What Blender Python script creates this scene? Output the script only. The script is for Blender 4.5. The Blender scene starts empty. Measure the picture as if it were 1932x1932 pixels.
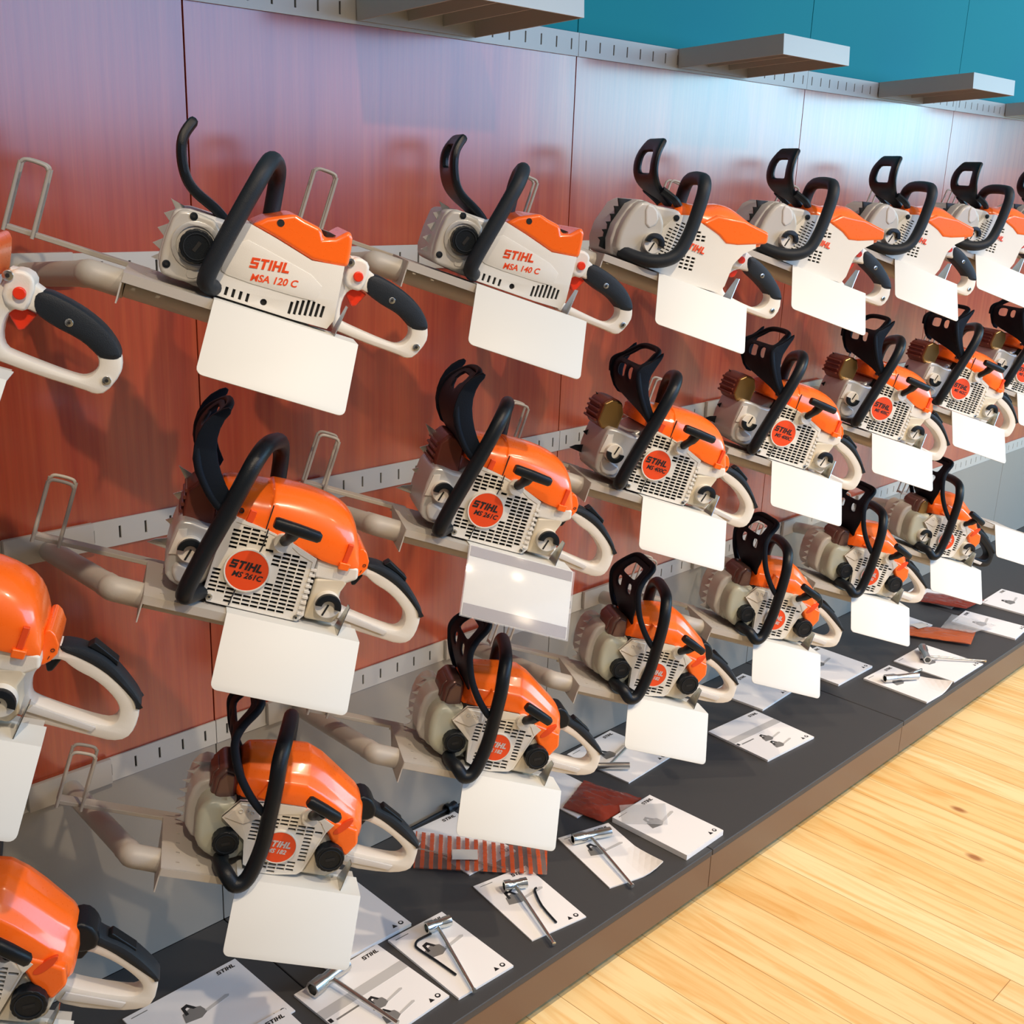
import bpy, bmesh, math, random
from mathutils import Vector, Matrix
random.seed(7)
SC = bpy.context.scene
COL = SC.collection
# ------------------------------------------------------------------ camera
cam_data = bpy.data.cameras.new('camera'); cam = bpy.data.objects.new('camera', cam_data); COL.objects.link(cam)
cam_data.sensor_width = 36; cam_data.lens = 2128.65/1932*36; cam_data.clip_start = .05
def cam_axes(rx, ry, rz):
    f = Vector((math.sin(rz)*math.cos(rx), math.cos(rz)*math.cos(rx), -math.sin(rx)))
    r = Vector((math.cos(rz), -math.sin(rz), 0)); u = r.cross(f)
    return math.cos(ry)*r + math.sin(ry)*u, -math.sin(ry)*r + math.cos(ry)*u, f
_r, _u, _f = cam_axes(.2935, .03694, .80317)
cam.matrix_world = Matrix(((_r.x, _u.x, -_f.x, -1.0719), (_r.y, _u.y, -_f.y, -1.8477), (_r.z, _u.z, -_f.z, 1.5535), (0, 0, 0, 1)))
SC.camera = cam
SC.view_settings.view_transform = 'Standard'; SC.view_settings.look = 'None'
SC.view_settings.gamma = 1; SC.view_settings.exposure = -.14; SC.view_settings.use_curve_mapping = False
# ------------------------------------------------------------------ light
wd = bpy.data.worlds.new('world'); SC.world = wd; wd.use_nodes = True
_n = wd.node_tree.nodes; _l = wd.node_tree.links
_tc = _n.new('ShaderNodeTexCoord'); _sx = _n.new('ShaderNodeSeparateXYZ'); _cr = _n.new('ShaderNodeValToRGB')
_l.new(_tc.outputs['Generated'], _sx.inputs[0]); _l.new(_sx.outputs['Z'], _cr.inputs['Fac']); _l.new(_cr.outputs['Color'], _n['Background'].inputs[0])
_cr.color_ramp.elements[0].position = .02; _cr.color_ramp.elements[0].color = (.10, .095, .09, 1)
_cr.color_ramp.elements[1].position = .45; _cr.color_ramp.elements[1].color = (.95, .93, .95, 1)
_n['Background'].inputs[1].default_value = .36
def area(name, loc, target, sx, sy, power, col):
    l = bpy.data.lights.new(name, 'AREA'); l.shape = 'RECTANGLE'; l.size = sx; l.size_y = sy; l.energy = power; l.color = col
    o = bpy.data.objects.new(name, l); COL.objects.link(o); o.location = loc
    o.rotation_euler = (Vector(target)-Vector(loc)).to_track_quat('-Z', 'Y').to_euler(); return o
area('shop_window_near', (4.4, -6, 2.95), (4.4, 0, 2.95), 5.8, 2.6, 340, (.38, .60, 1))
area('shop_window_far', (12.2, -6, 2.95), (12.2, 0, 2.95), 9.6, 2.6, 900, (.42, .80, 1))
def spot(x, y, z, tx, tz, power, size=92, ty=0, rad=.028, col=(1, .80, .58)):
    l = bpy.data.lights.new('ceiling_spot', 'SPOT'); l.energy = power; l.color = col
    l.spot_size = math.radians(size); l.spot_blend = .85; l.shadow_soft_size = rad
    o = bpy.data.objects.new('ceiling_spot', l); COL.objects.link(o); o.location = (x, y, z)
    o.rotation_euler = (Vector((tx, ty, tz))-Vector((x, y, z))).to_track_quat('-Z', 'Y').to_euler()
for sx in (-.9, .25, 1.4, 2.5, 3.6):
    spot(sx, -2.0, 2.95, sx+.25, .56, 138 if sx < 1 else 122 if sx < 2 else 104, 63, ty=-.46)
spot(1.2, -2.6, 3.0, 1.6, -.15, 200, 84, ty=-1.35, rad=.1)
spot(3.0, -2.6, 3.0, 3.2, -.15, 150, 84, ty=-1.35, rad=.1)

# ------------------------------------------------------------------ materials
def mat(name, col, rough=.5, metal=0, coat=0, spec=.5, alpha=1, trans=0, bump=0, bscale=200, emis=None):
    m = bpy.data.materials.new(name); m.use_nodes = True; nt = m.node_tree; b = nt.nodes['Principled BSDF']
    b.inputs['Base Color'].default_value = (*col, 1); b.inputs['Roughness'].default_value = rough
    b.inputs['Metallic'].default_value = metal; b.inputs['Coat Weight'].default_value = coat; b.inputs['Coat Roughness'].default_value = .08
    b.inputs['Specular IOR Level'].default_value = spec; b.inputs['Alpha'].default_value = alpha
    b.inputs['Transmission Weight'].default_value = trans
    # fine procedural variation so that no surface is perfectly even
    tc = nt.nodes.new('ShaderNodeTexCoord'); n = nt.nodes.new('ShaderNodeTexNoise'); n.inputs['Scale'].default_value = bscale
    n.inputs['Detail'].default_value = 3
    nt.links.new(tc.outputs['Object'], n.inputs['Vector'])
    if bump:
        bp = nt.nodes.new('ShaderNodeBump'); bp.inputs['Strength'].default_value = bump; bp.inputs['Distance'].default_value = .001
        nt.links.new(n.outputs['Fac'], bp.inputs['Height']); nt.links.new(bp.outputs['Normal'], b.inputs['Normal'])
    mr = nt.nodes.new('ShaderNodeMapRange'); mr.inputs['To Min'].default_value = max(0, rough-.02); mr.inputs['To Max'].default_value = min(1, rough+.02)
    nt.links.new(n.outputs['Fac'], mr.inputs['Value']); nt.links.new(mr.outputs['Result'], b.inputs['Roughness'])
    return m
M = {
 'orange': mat('gloss_orange_plastic', (1.0, .15, .010), .28, coat=.5),
 'orange2': mat('orange_print_and_recess_shade', (.80, .07, .012), .4),  # badge and lettering print; also paints the shade of the hood recesses
 'white': mat('warm_white_plastic', (.74, .71, .64), .38, bump=.15, bscale=900),
 'grey': mat('pale_grey_plastic', (.50, .485, .45), .35, coat=.2),
 'light': mat('light_grey_plastic', (.60, .59, .57), .38),
 'silver': mat('silver_grey_casting', (.56, .56, .55), .32, metal=.35),
 'beige': mat('beige_tank_plastic', (.66, .58, .44), .45),
 'tank': mat('translucent_tank_plastic', (.47, .49, .40), .35, trans=.12),
 'smoke': mat('smoky_clear_plastic', (.30, .25, .20), .25, trans=.35),
 'black': mat('black_plastic', (.006, .009, .013), .38, spec=.28, bump=.3, bscale=700),
 'guard': mat('matt_black_plastic', (.007, .011, .019), .5, spec=.12, bump=.3, bscale=700),
 'rubber': mat('dark_rubber_grip', (.012, .017, .024), .5, spec=.3, bump=.4, bscale=900),
 'dark': mat('painted_recess_shade', (.01, .01, .01), .8),  # near-black stands in for the shade inside slots, vents and openings
 'red': mat('red_trigger_plastic', (.75, .035, .008), .35),
 'metal': mat('brushed_steel', (.62, .61, .58), .25, metal=1),
 'chrome': mat('galvanised_steel', (.70, .73, .71), .16, metal=1),
 'brown': mat('brown_muffler_steel', (.17, .045, .03), .42, metal=.3),
 'bronze': mat('heat_tinted_steel', (.42, .26, .10), .3, metal=.9),
 'maroon': mat('grey_brown_muffler', (.20, .12, .105), .3, metal=.6),
 'bracket': mat('grey_powder_coat', (.46, .435, .39), .42, bump=.2, bscale=1200),
 'rail': mat('pale_rail_coat', (.52, .51, .47), .45),
 'slot': mat('rail_slot', (.012, .012, .012), .8),
 'card': mat('white_card', (.65, .65, .61), .5),
 'acrylic': mat('clear_acrylic', (.85, .85, .87), .12, alpha=.14),
 'strip': mat('grey_print', (.17, .145, .15), .4),
 'panel': mat('grey_base_panel', (.32, .30, .265), .5, bump=.1, bscale=600),
 'deck': mat('charcoal_deck', (.050, .050, .052), .55, bump=.25, bscale=1500),
 'deckfront': mat('deck_front', (.17, .11, .075), .36, metal=.3),
 'paper': mat('white_paper', (.88, .87, .87), .55),
 'ink': mat('black_ink', (.012, .012, .014), .5),
 'inkgrey': mat('grey_ink', (.20, .195, .19), .5),
 'inkpale': mat('pale_grey_ink', (.55, .54, .53), .5),
 'label': mat('sticker_label', (.62, .60, .56), .5),
 'teal': mat('teal_panel', (.0, .25, .28), .6, spec=.15),
 'shelf': mat('pale_shelf_coat', (.50, .52, .50), .45),
 'gap': mat('dark_gap', (.01, .008, .008), .8),
}
def nodes_of(name):
    m = bpy.data.materials.new(name); m.use_nodes = True
    return m, m.node_tree, m.node_tree.nodes['Principled BSDF'], m.node_tree.nodes, m.node_tree.links
def wood_wall():
    m, nt, b, N, L = nodes_of('cherry_laminate')
    tc = N.new('ShaderNodeTexCoord')
    def noise(sc, scale, det, dist=0):
        mp = N.new('ShaderNodeMapping'); mp.inputs['Scale'].default_value = sc; L.new(tc.outputs['Object'], mp.inputs['Vector'])
        n = N.new('ShaderNodeTexNoise'); n.inputs['Scale'].default_value = scale; n.inputs['Detail'].default_value = det
        n.inputs['Distortion'].default_value = dist; L.new(mp.outputs[0], n.inputs['Vector']); return n
    n1 = noise((1, 1, .10), 9, 4, 1.2); n2 = noise((1, 1, .018), 90, 3); n3 = noise((1, 1, .03), 400, 2)
    cr = N.new('ShaderNodeValToRGB'); cr.color_ramp.elements[0].position = .32; cr.color_ramp.elements[0].color = (.33, .036, .016, 1)
    cr.color_ramp.elements[1].position = .78; cr.color_ramp.elements[1].color = (.62, .13, .045, 1)
    mx = N.new('ShaderNodeMix'); mx.inputs['Factor'].default_value = .35
    L.new(n1.outputs['Fac'], mx.inputs['A']); L.new(n2.outputs['Fac'], mx.inputs['B']); L.new(mx.outputs['Result'], cr.inputs['Fac'])
    mul = N.new('ShaderNodeMix'); mul.data_type = 'RGBA'; mul.blend_type = 'MULTIPLY'; mul.inputs['Factor'].default_value = .25
    L.new(cr.outputs['Color'], mul.inputs['A']); L.new(n3.outputs['Color'], mul.inputs['B']); L.new(mul.outputs['Result'], b.inputs['Base Color'])
    b.inputs['Roughness'].default_value = .5; b.inputs['Specular IOR Level'].default_value = .15; b.inputs['Coat Weight'].default_value = 1; b.inputs['Coat Roughness'].default_value = .18; b.inputs['Coat IOR'].default_value = 1.65
    bp = N.new('ShaderNodeBump'); bp.inputs['Strength'].default_value = .06; bp.inputs['Distance'].default_value = .001
    L.new(n2.outputs['Fac'], bp.inputs['Height']); L.new(bp.outputs['Normal'], b.inputs['Normal'])
    return m
def wood_floor():
    m, nt, b, N, L = nodes_of('pine_planks')
    tc = N.new('ShaderNodeTexCoord'); mp = N.new('ShaderNodeMapping'); mp.inputs['Rotation'].default_value = (0, 0, math.radians(90))
    L.new(tc.outputs['Object'], mp.inputs['Vector'])
    br = N.new('ShaderNodeTexBrick'); br.inputs['Scale'].default_value = 1; br.inputs['Brick Width'].default_value = 1.9; br.inputs['Row Height'].default_value = .098
    br.inputs['Mortar Size'].default_value = .0009; br.inputs['Mortar Smooth'].default_value = .3; br.offset = .37
    br.inputs['Color1'].default_value = (.90, .60, .25, 1); br.inputs['Color2'].default_value = (1.0, .76, .40, 1); br.inputs['Mortar'].default_value = (.45, .22, .07, 1)
    L.new(mp.outputs[0], br.inputs['Vector'])
    m2 = N.new('ShaderNodeMapping'); m2.inputs['Scale'].default_value = (1, .09, 1); L.new(tc.outputs['Object'], m2.inputs['Vector'])
    n = N.new('ShaderNodeTexNoise'); n.inputs['Scale'].default_value = 26; n.inputs['Detail'].default_value = 5; n.inputs['Distortion'].default_value = 1.4; L.new(m2.outputs[0], n.inputs['Vector'])
    cr = N.new('ShaderNodeValToRGB'); cr.color_ramp.elements[0].position = .3; cr.color_ramp.elements[0].color = (.86, .66, .42, 1); cr.color_ramp.elements[1].position = .56; cr.color_ramp.elements[1].color = (1, 1, 1, 1)
    L.new(n.outputs['Fac'], cr.inputs['Fac'])
    mu = N.new('ShaderNodeMix'); mu.data_type = 'RGBA'; mu.blend_type = 'MULTIPLY'; mu.inputs['Factor'].default_value = .85
    L.new(br.outputs['Color'], mu.inputs['A']); L.new(cr.outputs['Color'], mu.inputs['B'])
    m3 = N.new('ShaderNodeMapping'); m3.inputs['Scale'].default_value = (1, .55, 1); L.new(tc.outputs['Object'], m3.inputs['Vector'])
    v = N.new('ShaderNodeTexVoronoi'); v.inputs['Scale'].default_value = 4.5; L.new(m3.outputs[0], v.inputs['Vector'])
    kr = N.new('ShaderNodeValToRGB'); kr.color_ramp.elements[0].position = .03; kr.color_ramp.elements[0].color = (.32, .12, .035, 1); kr.color_ramp.elements[1].position = .075; kr.color_ramp.elements[1].color = (1, 1, 1, 1)
    L.new(v.outputs['Distance'], kr.inputs['Fac'])
    m4 = N.new('ShaderNodeMix'); m4.data_type = 'RGBA'; m4.blend_type = 'MULTIPLY'; m4.inputs['Factor'].default_value = .8
    L.new(mu.outputs['Result'], m4.inputs['A']); L.new(kr.outputs['Color'], m4.inputs['B']); L.new(m4.outputs['Result'], b.inputs['Base Color'])
    b.inputs['Roughness'].default_value = .34
    return m
def bag_mat():
    m, nt, b, N, L = nodes_of('printed_clear_film')
    tc = N.new('ShaderNodeTexCoord'); w = N.new('ShaderNodeTexWave'); w.bands_direction = 'Y'; w.inputs['Scale'].default_value = 15; w.inputs['Distortion'].default_value = .6
    w.inputs['Detail'].default_value = 2; w.inputs['Detail Scale'].default_value = 9
    L.new(tc.outputs['Object'], w.inputs['Vector'])
    cr = N.new('ShaderNodeValToRGB'); cr.color_ramp.interpolation = 'LINEAR'
    cr.color_ramp.elements[0].position = .52; cr.color_ramp.elements[0].color = (.16, .16, .16, 1); cr.color_ramp.elements[1].position = .62; cr.color_ramp.elements[1].color = (.85, .85, .85, 1)
    L.new(w.outputs['Color'], cr.inputs['Fac'])
    cc = N.new('ShaderNodeValToRGB'); cc.color_ramp.elements[0].position = .5; cc.color_ramp.elements[0].color = (.62, .42, .36, 1); cc.color_ramp.elements[1].position = .62; cc.color_ramp.elements[1].color = (.62, .10, .03, 1)
    L.new(w.outputs['Color'], cc.inputs['Fac']); L.new(cc.outputs['Color'], b.inputs['Base Color'])
    L.new(cr.outputs['Color'], b.inputs['Alpha']); b.inputs['Roughness'].default_value = .14; return m
def film_mat(name, col, a):
    m, nt, b, N, L = nodes_of(name); b.inputs['Base Color'].default_value = (*col, 1); b.inputs['Alpha'].default_value = a; b.inputs['Roughness'].default_value = .1
    tc = N.new('ShaderNodeTexCoord'); n = N.new('ShaderNodeTexNoise'); n.inputs['Scale'].default_value = 30; L.new(tc.outputs['Object'], n.inputs['Vector'])
    bp = N.new('ShaderNodeBump'); bp.inputs['Strength'].default_value = .6; bp.inputs['Distance'].default_value = .004; L.new(n.outputs['Fac'], bp.inputs['Height']); L.new(bp.outputs['Normal'], b.inputs['Normal'])
    return m
M['wood'] = wood_wall(); M['floor'] = wood_floor(); M['bag'] = bag_mat(); M['redfilm'] = film_mat('red_brown_film', (.30, .045, .025), .82); M['clear'] = film_mat('clear_film', (.7, .7, .7), .28)
M['orangefilm'] = film_mat('orange_film', (.55, .13, .045), .75)

# ------------------------------------------------------------------ mesh helpers
def sharp(me, ang=35):
    for p in me.polygons: p.use_smooth = True
    try: me.set_sharp_from_angle(angle=math.radians(ang))
    except Exception: pass
    return me
def finish(bm, m=None, name='m', smooth=True, ang=35):
    bmesh.ops.recalc_face_normals(bm, faces=bm.faces)
    me = bpy.data.meshes.new(name); bm.to_mesh(me); bm.free()
    if smooth: sharp(me, ang)
    return me
def bake(me, mods):
    o = bpy.data.objects.new('t', me); COL.objects.link(o)
    for t, kw in mods:
        md = o.modifiers.new('m', t)
        for k, v in kw.items(): setattr(md, k, v)
    dg = bpy.context.evaluated_depsgraph_get(); r = bpy.data.meshes.new_from_object(o.evaluated_get(dg))
    bpy.data.objects.remove(o); return r
def chaikin(p, n=2):
    for _ in range(n):
        q = []
        for i in range(len(p)):
            a, b = Vector(p[i]), Vector(p[(i+1) % len(p)]); q += [a*.75+b*.25, a*.25+b*.75]
        p = [tuple(v) for v in q]
    return p
def mm(p): return [(a*.001, b*.001) for a, b in p]
def cdt_plate(outline, holes, y0, y1):
    from mathutils.geometry import delaunay_2d_cdt
    vs = []; fs = []
    for poly in [outline]+list(holes):
        fs.append(list(range(len(vs), len(vs)+len(poly)))); vs += [Vector(q) for q in poly]
    v2, e2, f2, ov, oe, of = delaunay_2d_cdt(vs, [(f[i-1], f[i]) for f in fs for i in range(len(f))], [], 0, 1e-7)
    keep = []
    for f in f2:
        c = (sum(v2[i][0] for i in f)/len(f), sum(v2[i][1] for i in f)/len(f))
        if inside(c, outline) and not any(inside(c, h) for h in holes): keep.append(f)
    bm = bmesh.new(); A = [bm.verts.new((q[0], y0, q[1])) for q in v2]; B = [bm.verts.new((q[0], y1, q[1])) for q in v2]; cnt = {}
    for f in keep:
        bm.faces.new([A[i] for i in f]); bm.faces.new([B[i] for i in reversed(f)])
        for i in range(len(f)): k = tuple(sorted((f[i], f[(i+1) % len(f)]))); cnt[k] = cnt.get(k, 0)+1
    for (i, j), n in cnt.items():
        if n == 1: bm.faces.new((A[i], A[j], B[j], B[i]))
    bmesh.ops.delete(bm, geom=[v for v in bm.verts if not v.link_faces], context='VERTS')
    return finish(bm, smooth=False)
def plate(outline, holes, y0, y1, bev=0, sm=0, hsm=0):
    """solid in the x-z plane between y0 and y1, with through holes"""
    if len(holes) > 3 and not bev: return cdt_plate(outline, holes, y0, y1)
    c = bpy.data.curves.new('c', 'CURVE'); c.dimensions = '2D'; c.fill_mode = 'BOTH'
    def sp(pts):
        s = c.splines.new('POLY'); s.points.add(len(pts)-1)
        for i, q in enumerate(pts): s.points[i].co = (q[0], q[1], 0, 1)
        s.use_cyclic_u = True
    sp(chaikin(outline, sm) if sm else outline)
    for h in holes: sp(chaikin(h, hsm) if hsm else h)
    half = (y1-y0)/2; c.extrude = max(half-bev, 1e-5); c.bevel_depth = bev; c.offset = -bev; c.bevel_resolution = 1
    o = bpy.data.objects.new('t', c); COL.objects.link(o)
    dg = bpy.context.evaluated_depsgraph_get(); me = bpy.data.meshes.new_from_object(o.evaluated_get(dg)); bpy.data.objects.remove(o)
    yc = (y0+y1)/2
    me.transform(Matrix(((1, 0, 0, 0), (0, 0, -1, yc), (0, 1, 0, 0), (0, 0, 0, 1))))
    bm = bmesh.new(); bm.from_mesh(me); bmesh.ops.remove_doubles(bm, verts=bm.verts, dist=1e-6)
    return finish(bm)
def prism(outline, y0, y1, bev=.006, sm=0, taper=0):
    """solid outline with all its edges rounded; taper pulls the near face in"""
    pts = chaikin(outline, sm) if sm else outline
    bm = bmesh.new(); n = len(pts); cx = sum(q[0] for q in pts)/n; cz = sum(q[1] for q in pts)/n
    def near(q): return (q[0]+(cx-q[0])*taper, y0, q[1]+(cz-q[1])*taper)
    A = [bm.verts.new(near(q)) for q in pts]; B = [bm.verts.new((q[0], y1, q[1])) for q in pts]
    bm.faces.new(A); bm.faces.new(B[::-1])
    for i in range(n): bm.faces.new((A[i], B[i], B[(i+1) % n], A[(i+1) % n]))
    me = finish(bm, smooth=False)
    if bev: return hard_bevel(me, bev, 3, 40)
    return sharp(me, 40)
def hard_bevel(me, w, seg, ang=30):
    for p in me.polygons: p.use_smooth = True
    return bake(me, [('BEVEL', dict(width=w, segments=seg, limit_method='ANGLE', angle_limit=math.radians(ang), harden_normals=True))])
def spline(P, n=6):
    out = []; m = len(P)
    for i in range(m-1):
        p0 = Vector(P[max(i-1, 0)]); p1 = Vector(P[i]); p2 = Vector(P[i+1]); p3 = Vector(P[min(i+2, m-1)])
        for j in range(n):
            t = j/n; out.append(.5*((2*p1)+(p2-p0)*t+(2*p0-5*p1+4*p2-p3)*t*t+(3*p1-p0-3*p2+p3)*t**3))
    out.append(Vector(P[-1])); return out
def tube_into(bm, P, r, n=14, smooth=6, cap=True):
    Q = spline(P, smooth) if smooth > 1 else [Vector(q) for q in P]
    rings = []; t0 = (Q[1]-Q[0]).normalized(); ref = Vector((0, 0, 1)) if abs(t0.z) < .9 else Vector((1, 0, 0))
    nrm = (ref-t0*ref.dot(t0)).normalized()
    for i, q in enumerate(Q):
        t = (Q[min(i+1, len(Q)-1)]-Q[max(i-1, 0)]).normalized(); nrm = (nrm-t*nrm.dot(t)).normalized(); b = t.cross(nrm)
        rr = r[i*(len(r)-1)//max(1, len(Q)-1)] if isinstance(r, (list, tuple)) else r
        rings.append([bm.verts.new(q+(nrm*math.cos(a)+b*math.sin(a))*rr) for a in [2*math.pi*k/n for k in range(n)]])
    for a, b in zip(rings, rings[1:]):
        for k in range(n): bm.faces.new((a[k], a[(k+1) % n], b[(k+1) % n], b[k]))
    if cap: bm.faces.new(rings[0]); bm.faces.new(rings[-1][::-1])
def tube(P, r, n=14, smooth=6):
    bm = bmesh.new(); tube_into(bm, P, r, n, smooth); return finish(bm, ang=50)
def box_into(bm, a, b):
    vs = [bm.verts.new((x, y, z)) for x in (a[0], b[0]) for y in (a[1], b[1]) for z in (a[2], b[2])]
    for f in ((0, 1, 3, 2), (4, 6, 7, 5), (0, 4, 5, 1), (2, 3, 7, 6), (0, 2, 6, 4), (1, 5, 7, 3)): bm.faces.new([vs[i] for i in f])
def box(a, b, bev=0):
    bm = bmesh.new(); box_into(bm, a, b); me = finish(bm, smooth=False)
    if bev: me = hard_bevel(me, bev, 2)
    return me
def disc(cx, cz, r, y0, y1, n=32, bev=.0015, knurl=0):
    pts = []
    for k in range(n):
        a = 2*math.pi*k/n; rr = r*(1-(knurl if k % 4 == 0 else 0)); pts.append((cx+rr*math.cos(a), cz+rr*math.sin(a)))
    return prism(pts, y0, y1, bev)
def circle(cx, cz, r, n=24): return [(cx+r*math.cos(2*math.pi*k/n), cz+r*math.sin(2*math.pi*k/n)) for k in range(n)]
def loft(secs, prof, sub=1):
    """secs: (x, zlow, ztop, y0, y1); prof: list of (fy, fz) around the arch"""
    bm = bmesh.new(); R = []
    for x, zl, zt, ya, yb in secs:
        R.append([bm.verts.new((x+(-.0)*0, ya+(yb-ya)*fy, zl+(zt-zl)*fz)) for fy, fz in prof])
    for a, b in zip(R, R[1:]):
        for k in range(len(prof)-1): bm.faces.new((a[k], a[k+1], b[k+1], b[k]))
        bm.faces.new((a[-1], a[0], b[0], b[-1]))
    bm.faces.new(R[0]); bm.faces.new(R[-1][::-1])
    me = finish(bm, smooth=False)
    if not sub: return sharp(bake(me, [('BEVEL', dict(width=.006, segments=3, limit_method='ANGLE', angle_limit=math.radians(8)))]), 30)
    if sub:
        me = bake(me, [('BEVEL', dict(width=.003, segments=2, limit_method='ANGLE', angle_limit=math.radians(50))), ('SUBSURF', dict(levels=sub, render_levels=sub))])
    return sharp(me, 40)
def sheet(curve, ys, holes, th=.005, sub=1):
    """guard: side curve [(x,z)], ys[i]=(y0,y1) for each curve point, holes: set of (row, col) cells of an 8-wide grid"""
    NC = 8; bm = bmesh.new(); C = spline([(a, 0, b) for a, b in curve], 2); Y = spline([(a, b, 0) for a, b in ys], 2)
    G = [[bm.verts.new((c.x, y.x+(y.y-y.x)*j/NC, c.z)) for j in range(NC+1)] for c, y in zip(C, Y)]
    for i in range(len(G)-1):
        for j in range(NC):
            if (i, j) in holes: continue
            bm.faces.new((G[i][j], G[i][j+1], G[i+1][j+1], G[i+1][j]))
    bmesh.ops.delete(bm, geom=[v for v in bm.verts if not v.link_faces], context='VERTS')
    me = finish(bm, smooth=False)
    return sharp(bake(me, [('SOLIDIFY', dict(thickness=th, offset=0)), ('SUBSURF', dict(levels=sub, render_levels=sub))]), 60)
def join(*mes):
    bm = bmesh.new()
    for m in mes: bm.from_mesh(m)
    me = bpy.data.meshes.new('j'); bm.to_mesh(me); bm.free(); return sharp(me, 38)
def inside(p, poly):
    c = False; x, y = p
    for i in range(len(poly)):
        a, b = poly[i], poly[i-1]
        if (a[1] > y) != (b[1] > y) and x < (b[0]-a[0])*(y-a[1])/(b[1]-a[1])+a[0]: c = not c
    return c
def slots(poly, ang, dx, dz, w, h, avoid=(), off=(0, 0), margin=.004):
    out = []; ca, sa = math.cos(ang), math.sin(ang)
    xs = [q[0] for q in poly]; zs = [q[1] for q in poly]; cx = (min(xs)+max(xs))/2; cz = (min(zs)+max(zs))/2
    for j in range(-26, 27):
        for i in range(-20, 21):
            x = i*dx+off[0]; z = j*dz+off[1]
            R = [(x-w/2, z-h/2), (x+w/2, z-h/2), (x+w/2, z+h/2), (x-w/2, z+h/2)]; Q = [(cx+a*ca-b*sa, cz+a*sa+b*ca) for a, b in R]
            T = [(cx+a*ca-b*sa, cz+a*sa+b*ca) for a, b in [(x-w/2-margin, z-h/2-margin), (x+w/2+margin, z-h/2-margin), (x+w/2+margin, z+h/2+margin), (x-w/2-margin, z+h/2+margin)]]
            if all(inside(q, poly) for q in T) and all((q[0]-a)**2+(q[1]-b)**2 > r*r for q in Q for a, b, r in avoid): out.append(Q)
    return out
# lettering ----------------------------------------------------------
LET = {'S': (.78, [(0, 0, .78, .22), (.56, .2, .78, .6), (0, .4, .78, .6), (0, .4, .22, .82), (0, .78, .78, 1)]),
 'T': (.76, [(0, .78, .76, 1), (.26, 0, .50, .79)]), 'I': (.24, [(0, 0, .24, 1)]),
 'H': (.82, [(0, 0, .24, 1), (.58, 0, .82, 1), (.2, .4, .62, .61)]), 'L': (.68, [(0, 0, .24, 1), (0, 0, .68, .22)])}
def logo_into(bm, o, ex, ez, h, th, word='STIHL'):
    """o origin, ex/ez unit vectors of the baseline and the upright, h letter height"""
    nrm = ex.cross(ez); x = 0
    for ch in word:
        w, R = LET[ch]
        for a, b, c, d in R:
            vs = []
            for t in (0, th):
                for px, pz in ((a, b), (c, b), (c, d), (a, d)):
                    vs.append(bm.verts.new(o+ex*((x+px+.22*pz)*h)+ez*(pz*h)+nrm*t))
            for f in ((0, 1, 2, 3), (7, 6, 5, 4), (0, 4, 5, 1), (1, 5, 6, 2), (2, 6, 7, 3), (3, 7, 4, 0)): bm.faces.new([vs[i] for i in f])
        x += w+.12
    return x*h
def logo(o, ang, h, y=None, th=.0006):
    bm = bmesh.new(); ex = Vector((math.cos(ang), 0, math.sin(ang))); ez = Vector((-math.sin(ang), 0, math.cos(ang)))
    logo_into(bm, Vector(o), ex, ez, h, th); return finish(bm, smooth=False)
def text(s, o, ang, h, flat=False, bold=.02, shear=.25):
    c = bpy.data.curves.new('t', 'FONT'); c.body = s; c.size = h*1.38; c.shear = shear; c.offset = bold*h; c.extrude = .0003; c.resolution_u = 3
    ob = bpy.data.objects.new('t', c); COL.objects.link(ob); dg = bpy.context.evaluated_depsgraph_get()
    me = bpy.data.meshes.new_from_object(ob.evaluated_get(dg)); bpy.data.objects.remove(ob)
    if flat: mt = Matrix.Translation(o) @ Matrix.Rotation(ang, 4, 'Z')
    else: mt = Matrix.Translation(o) @ Matrix.Rotation(-ang, 4, 'Y') @ Matrix.Rotation(math.radians(90), 4, 'X')
    me.transform(mt); return me
# object helpers ------------------------------------------------------
def part(name, me, m, parent=None, label=None):
    if me.users: me = me.copy()
    me.name = name; me.materials.clear(); me.materials.append(M[m] if isinstance(m, str) else m)
    o = bpy.data.objects.new(name, me); COL.objects.link(o); o.parent = parent
    if label: o['label'] = label
    return o
def tag(o, label, cat, group=None):
    o['label'] = label; o['category'] = cat
    if group: o['group'] = group
    return o
def empty(name): o = bpy.data.objects.new(name, None); o.empty_display_size = .03; COL.objects.link(o); return o
KIDS = {}
def copy_tree(o, parent=None):
    c = o.copy(); COL.objects.link(c); c.parent = parent
    for ch in KIDS.get(o.name, ()): copy_tree(ch, c)
    return c
def note_kids(root):
    for ch in root.children: KIDS.setdefault(root.name, []).append(ch); note_kids(ch)
def struct(name, me, m): o = part(name, me, m); o['kind'] = 'structure'; return o
SU = {}

# ------------------------------------------------------------------ the setting
XL, XR = -2.2, 6.2
Z0, Z1, Z2, Z3 = 1.812, 1.398, .933, .4706          # rail heights
FL = -.15
struct('floor', box((-6, -9, FL-.05), (14, .030, FL)), 'floor')
struct('wall_back', box((XL, .0305, FL), (XR, .12, 3.2)), 'gap')
k = 0
for xi in range(-2, 6):
    a, b = xi+.0012, xi+.9988
    struct('wall_panel', box((a, 0, Z3-.003), (b, .03, Z0-.001), .0008), 'wood').name = 'trim_%d' % (k+1)
    struct('x', box((a, -.002, -.0), (b, .03, Z3-.052), .0008), 'panel').name = 'trim_%d' % (k+2)
    struct('x', box((a, 0, Z0+.048), (b, .03, 3.1), .0008), 'teal').name = 'trim_%d' % (k+3)
    k += 3
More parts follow.
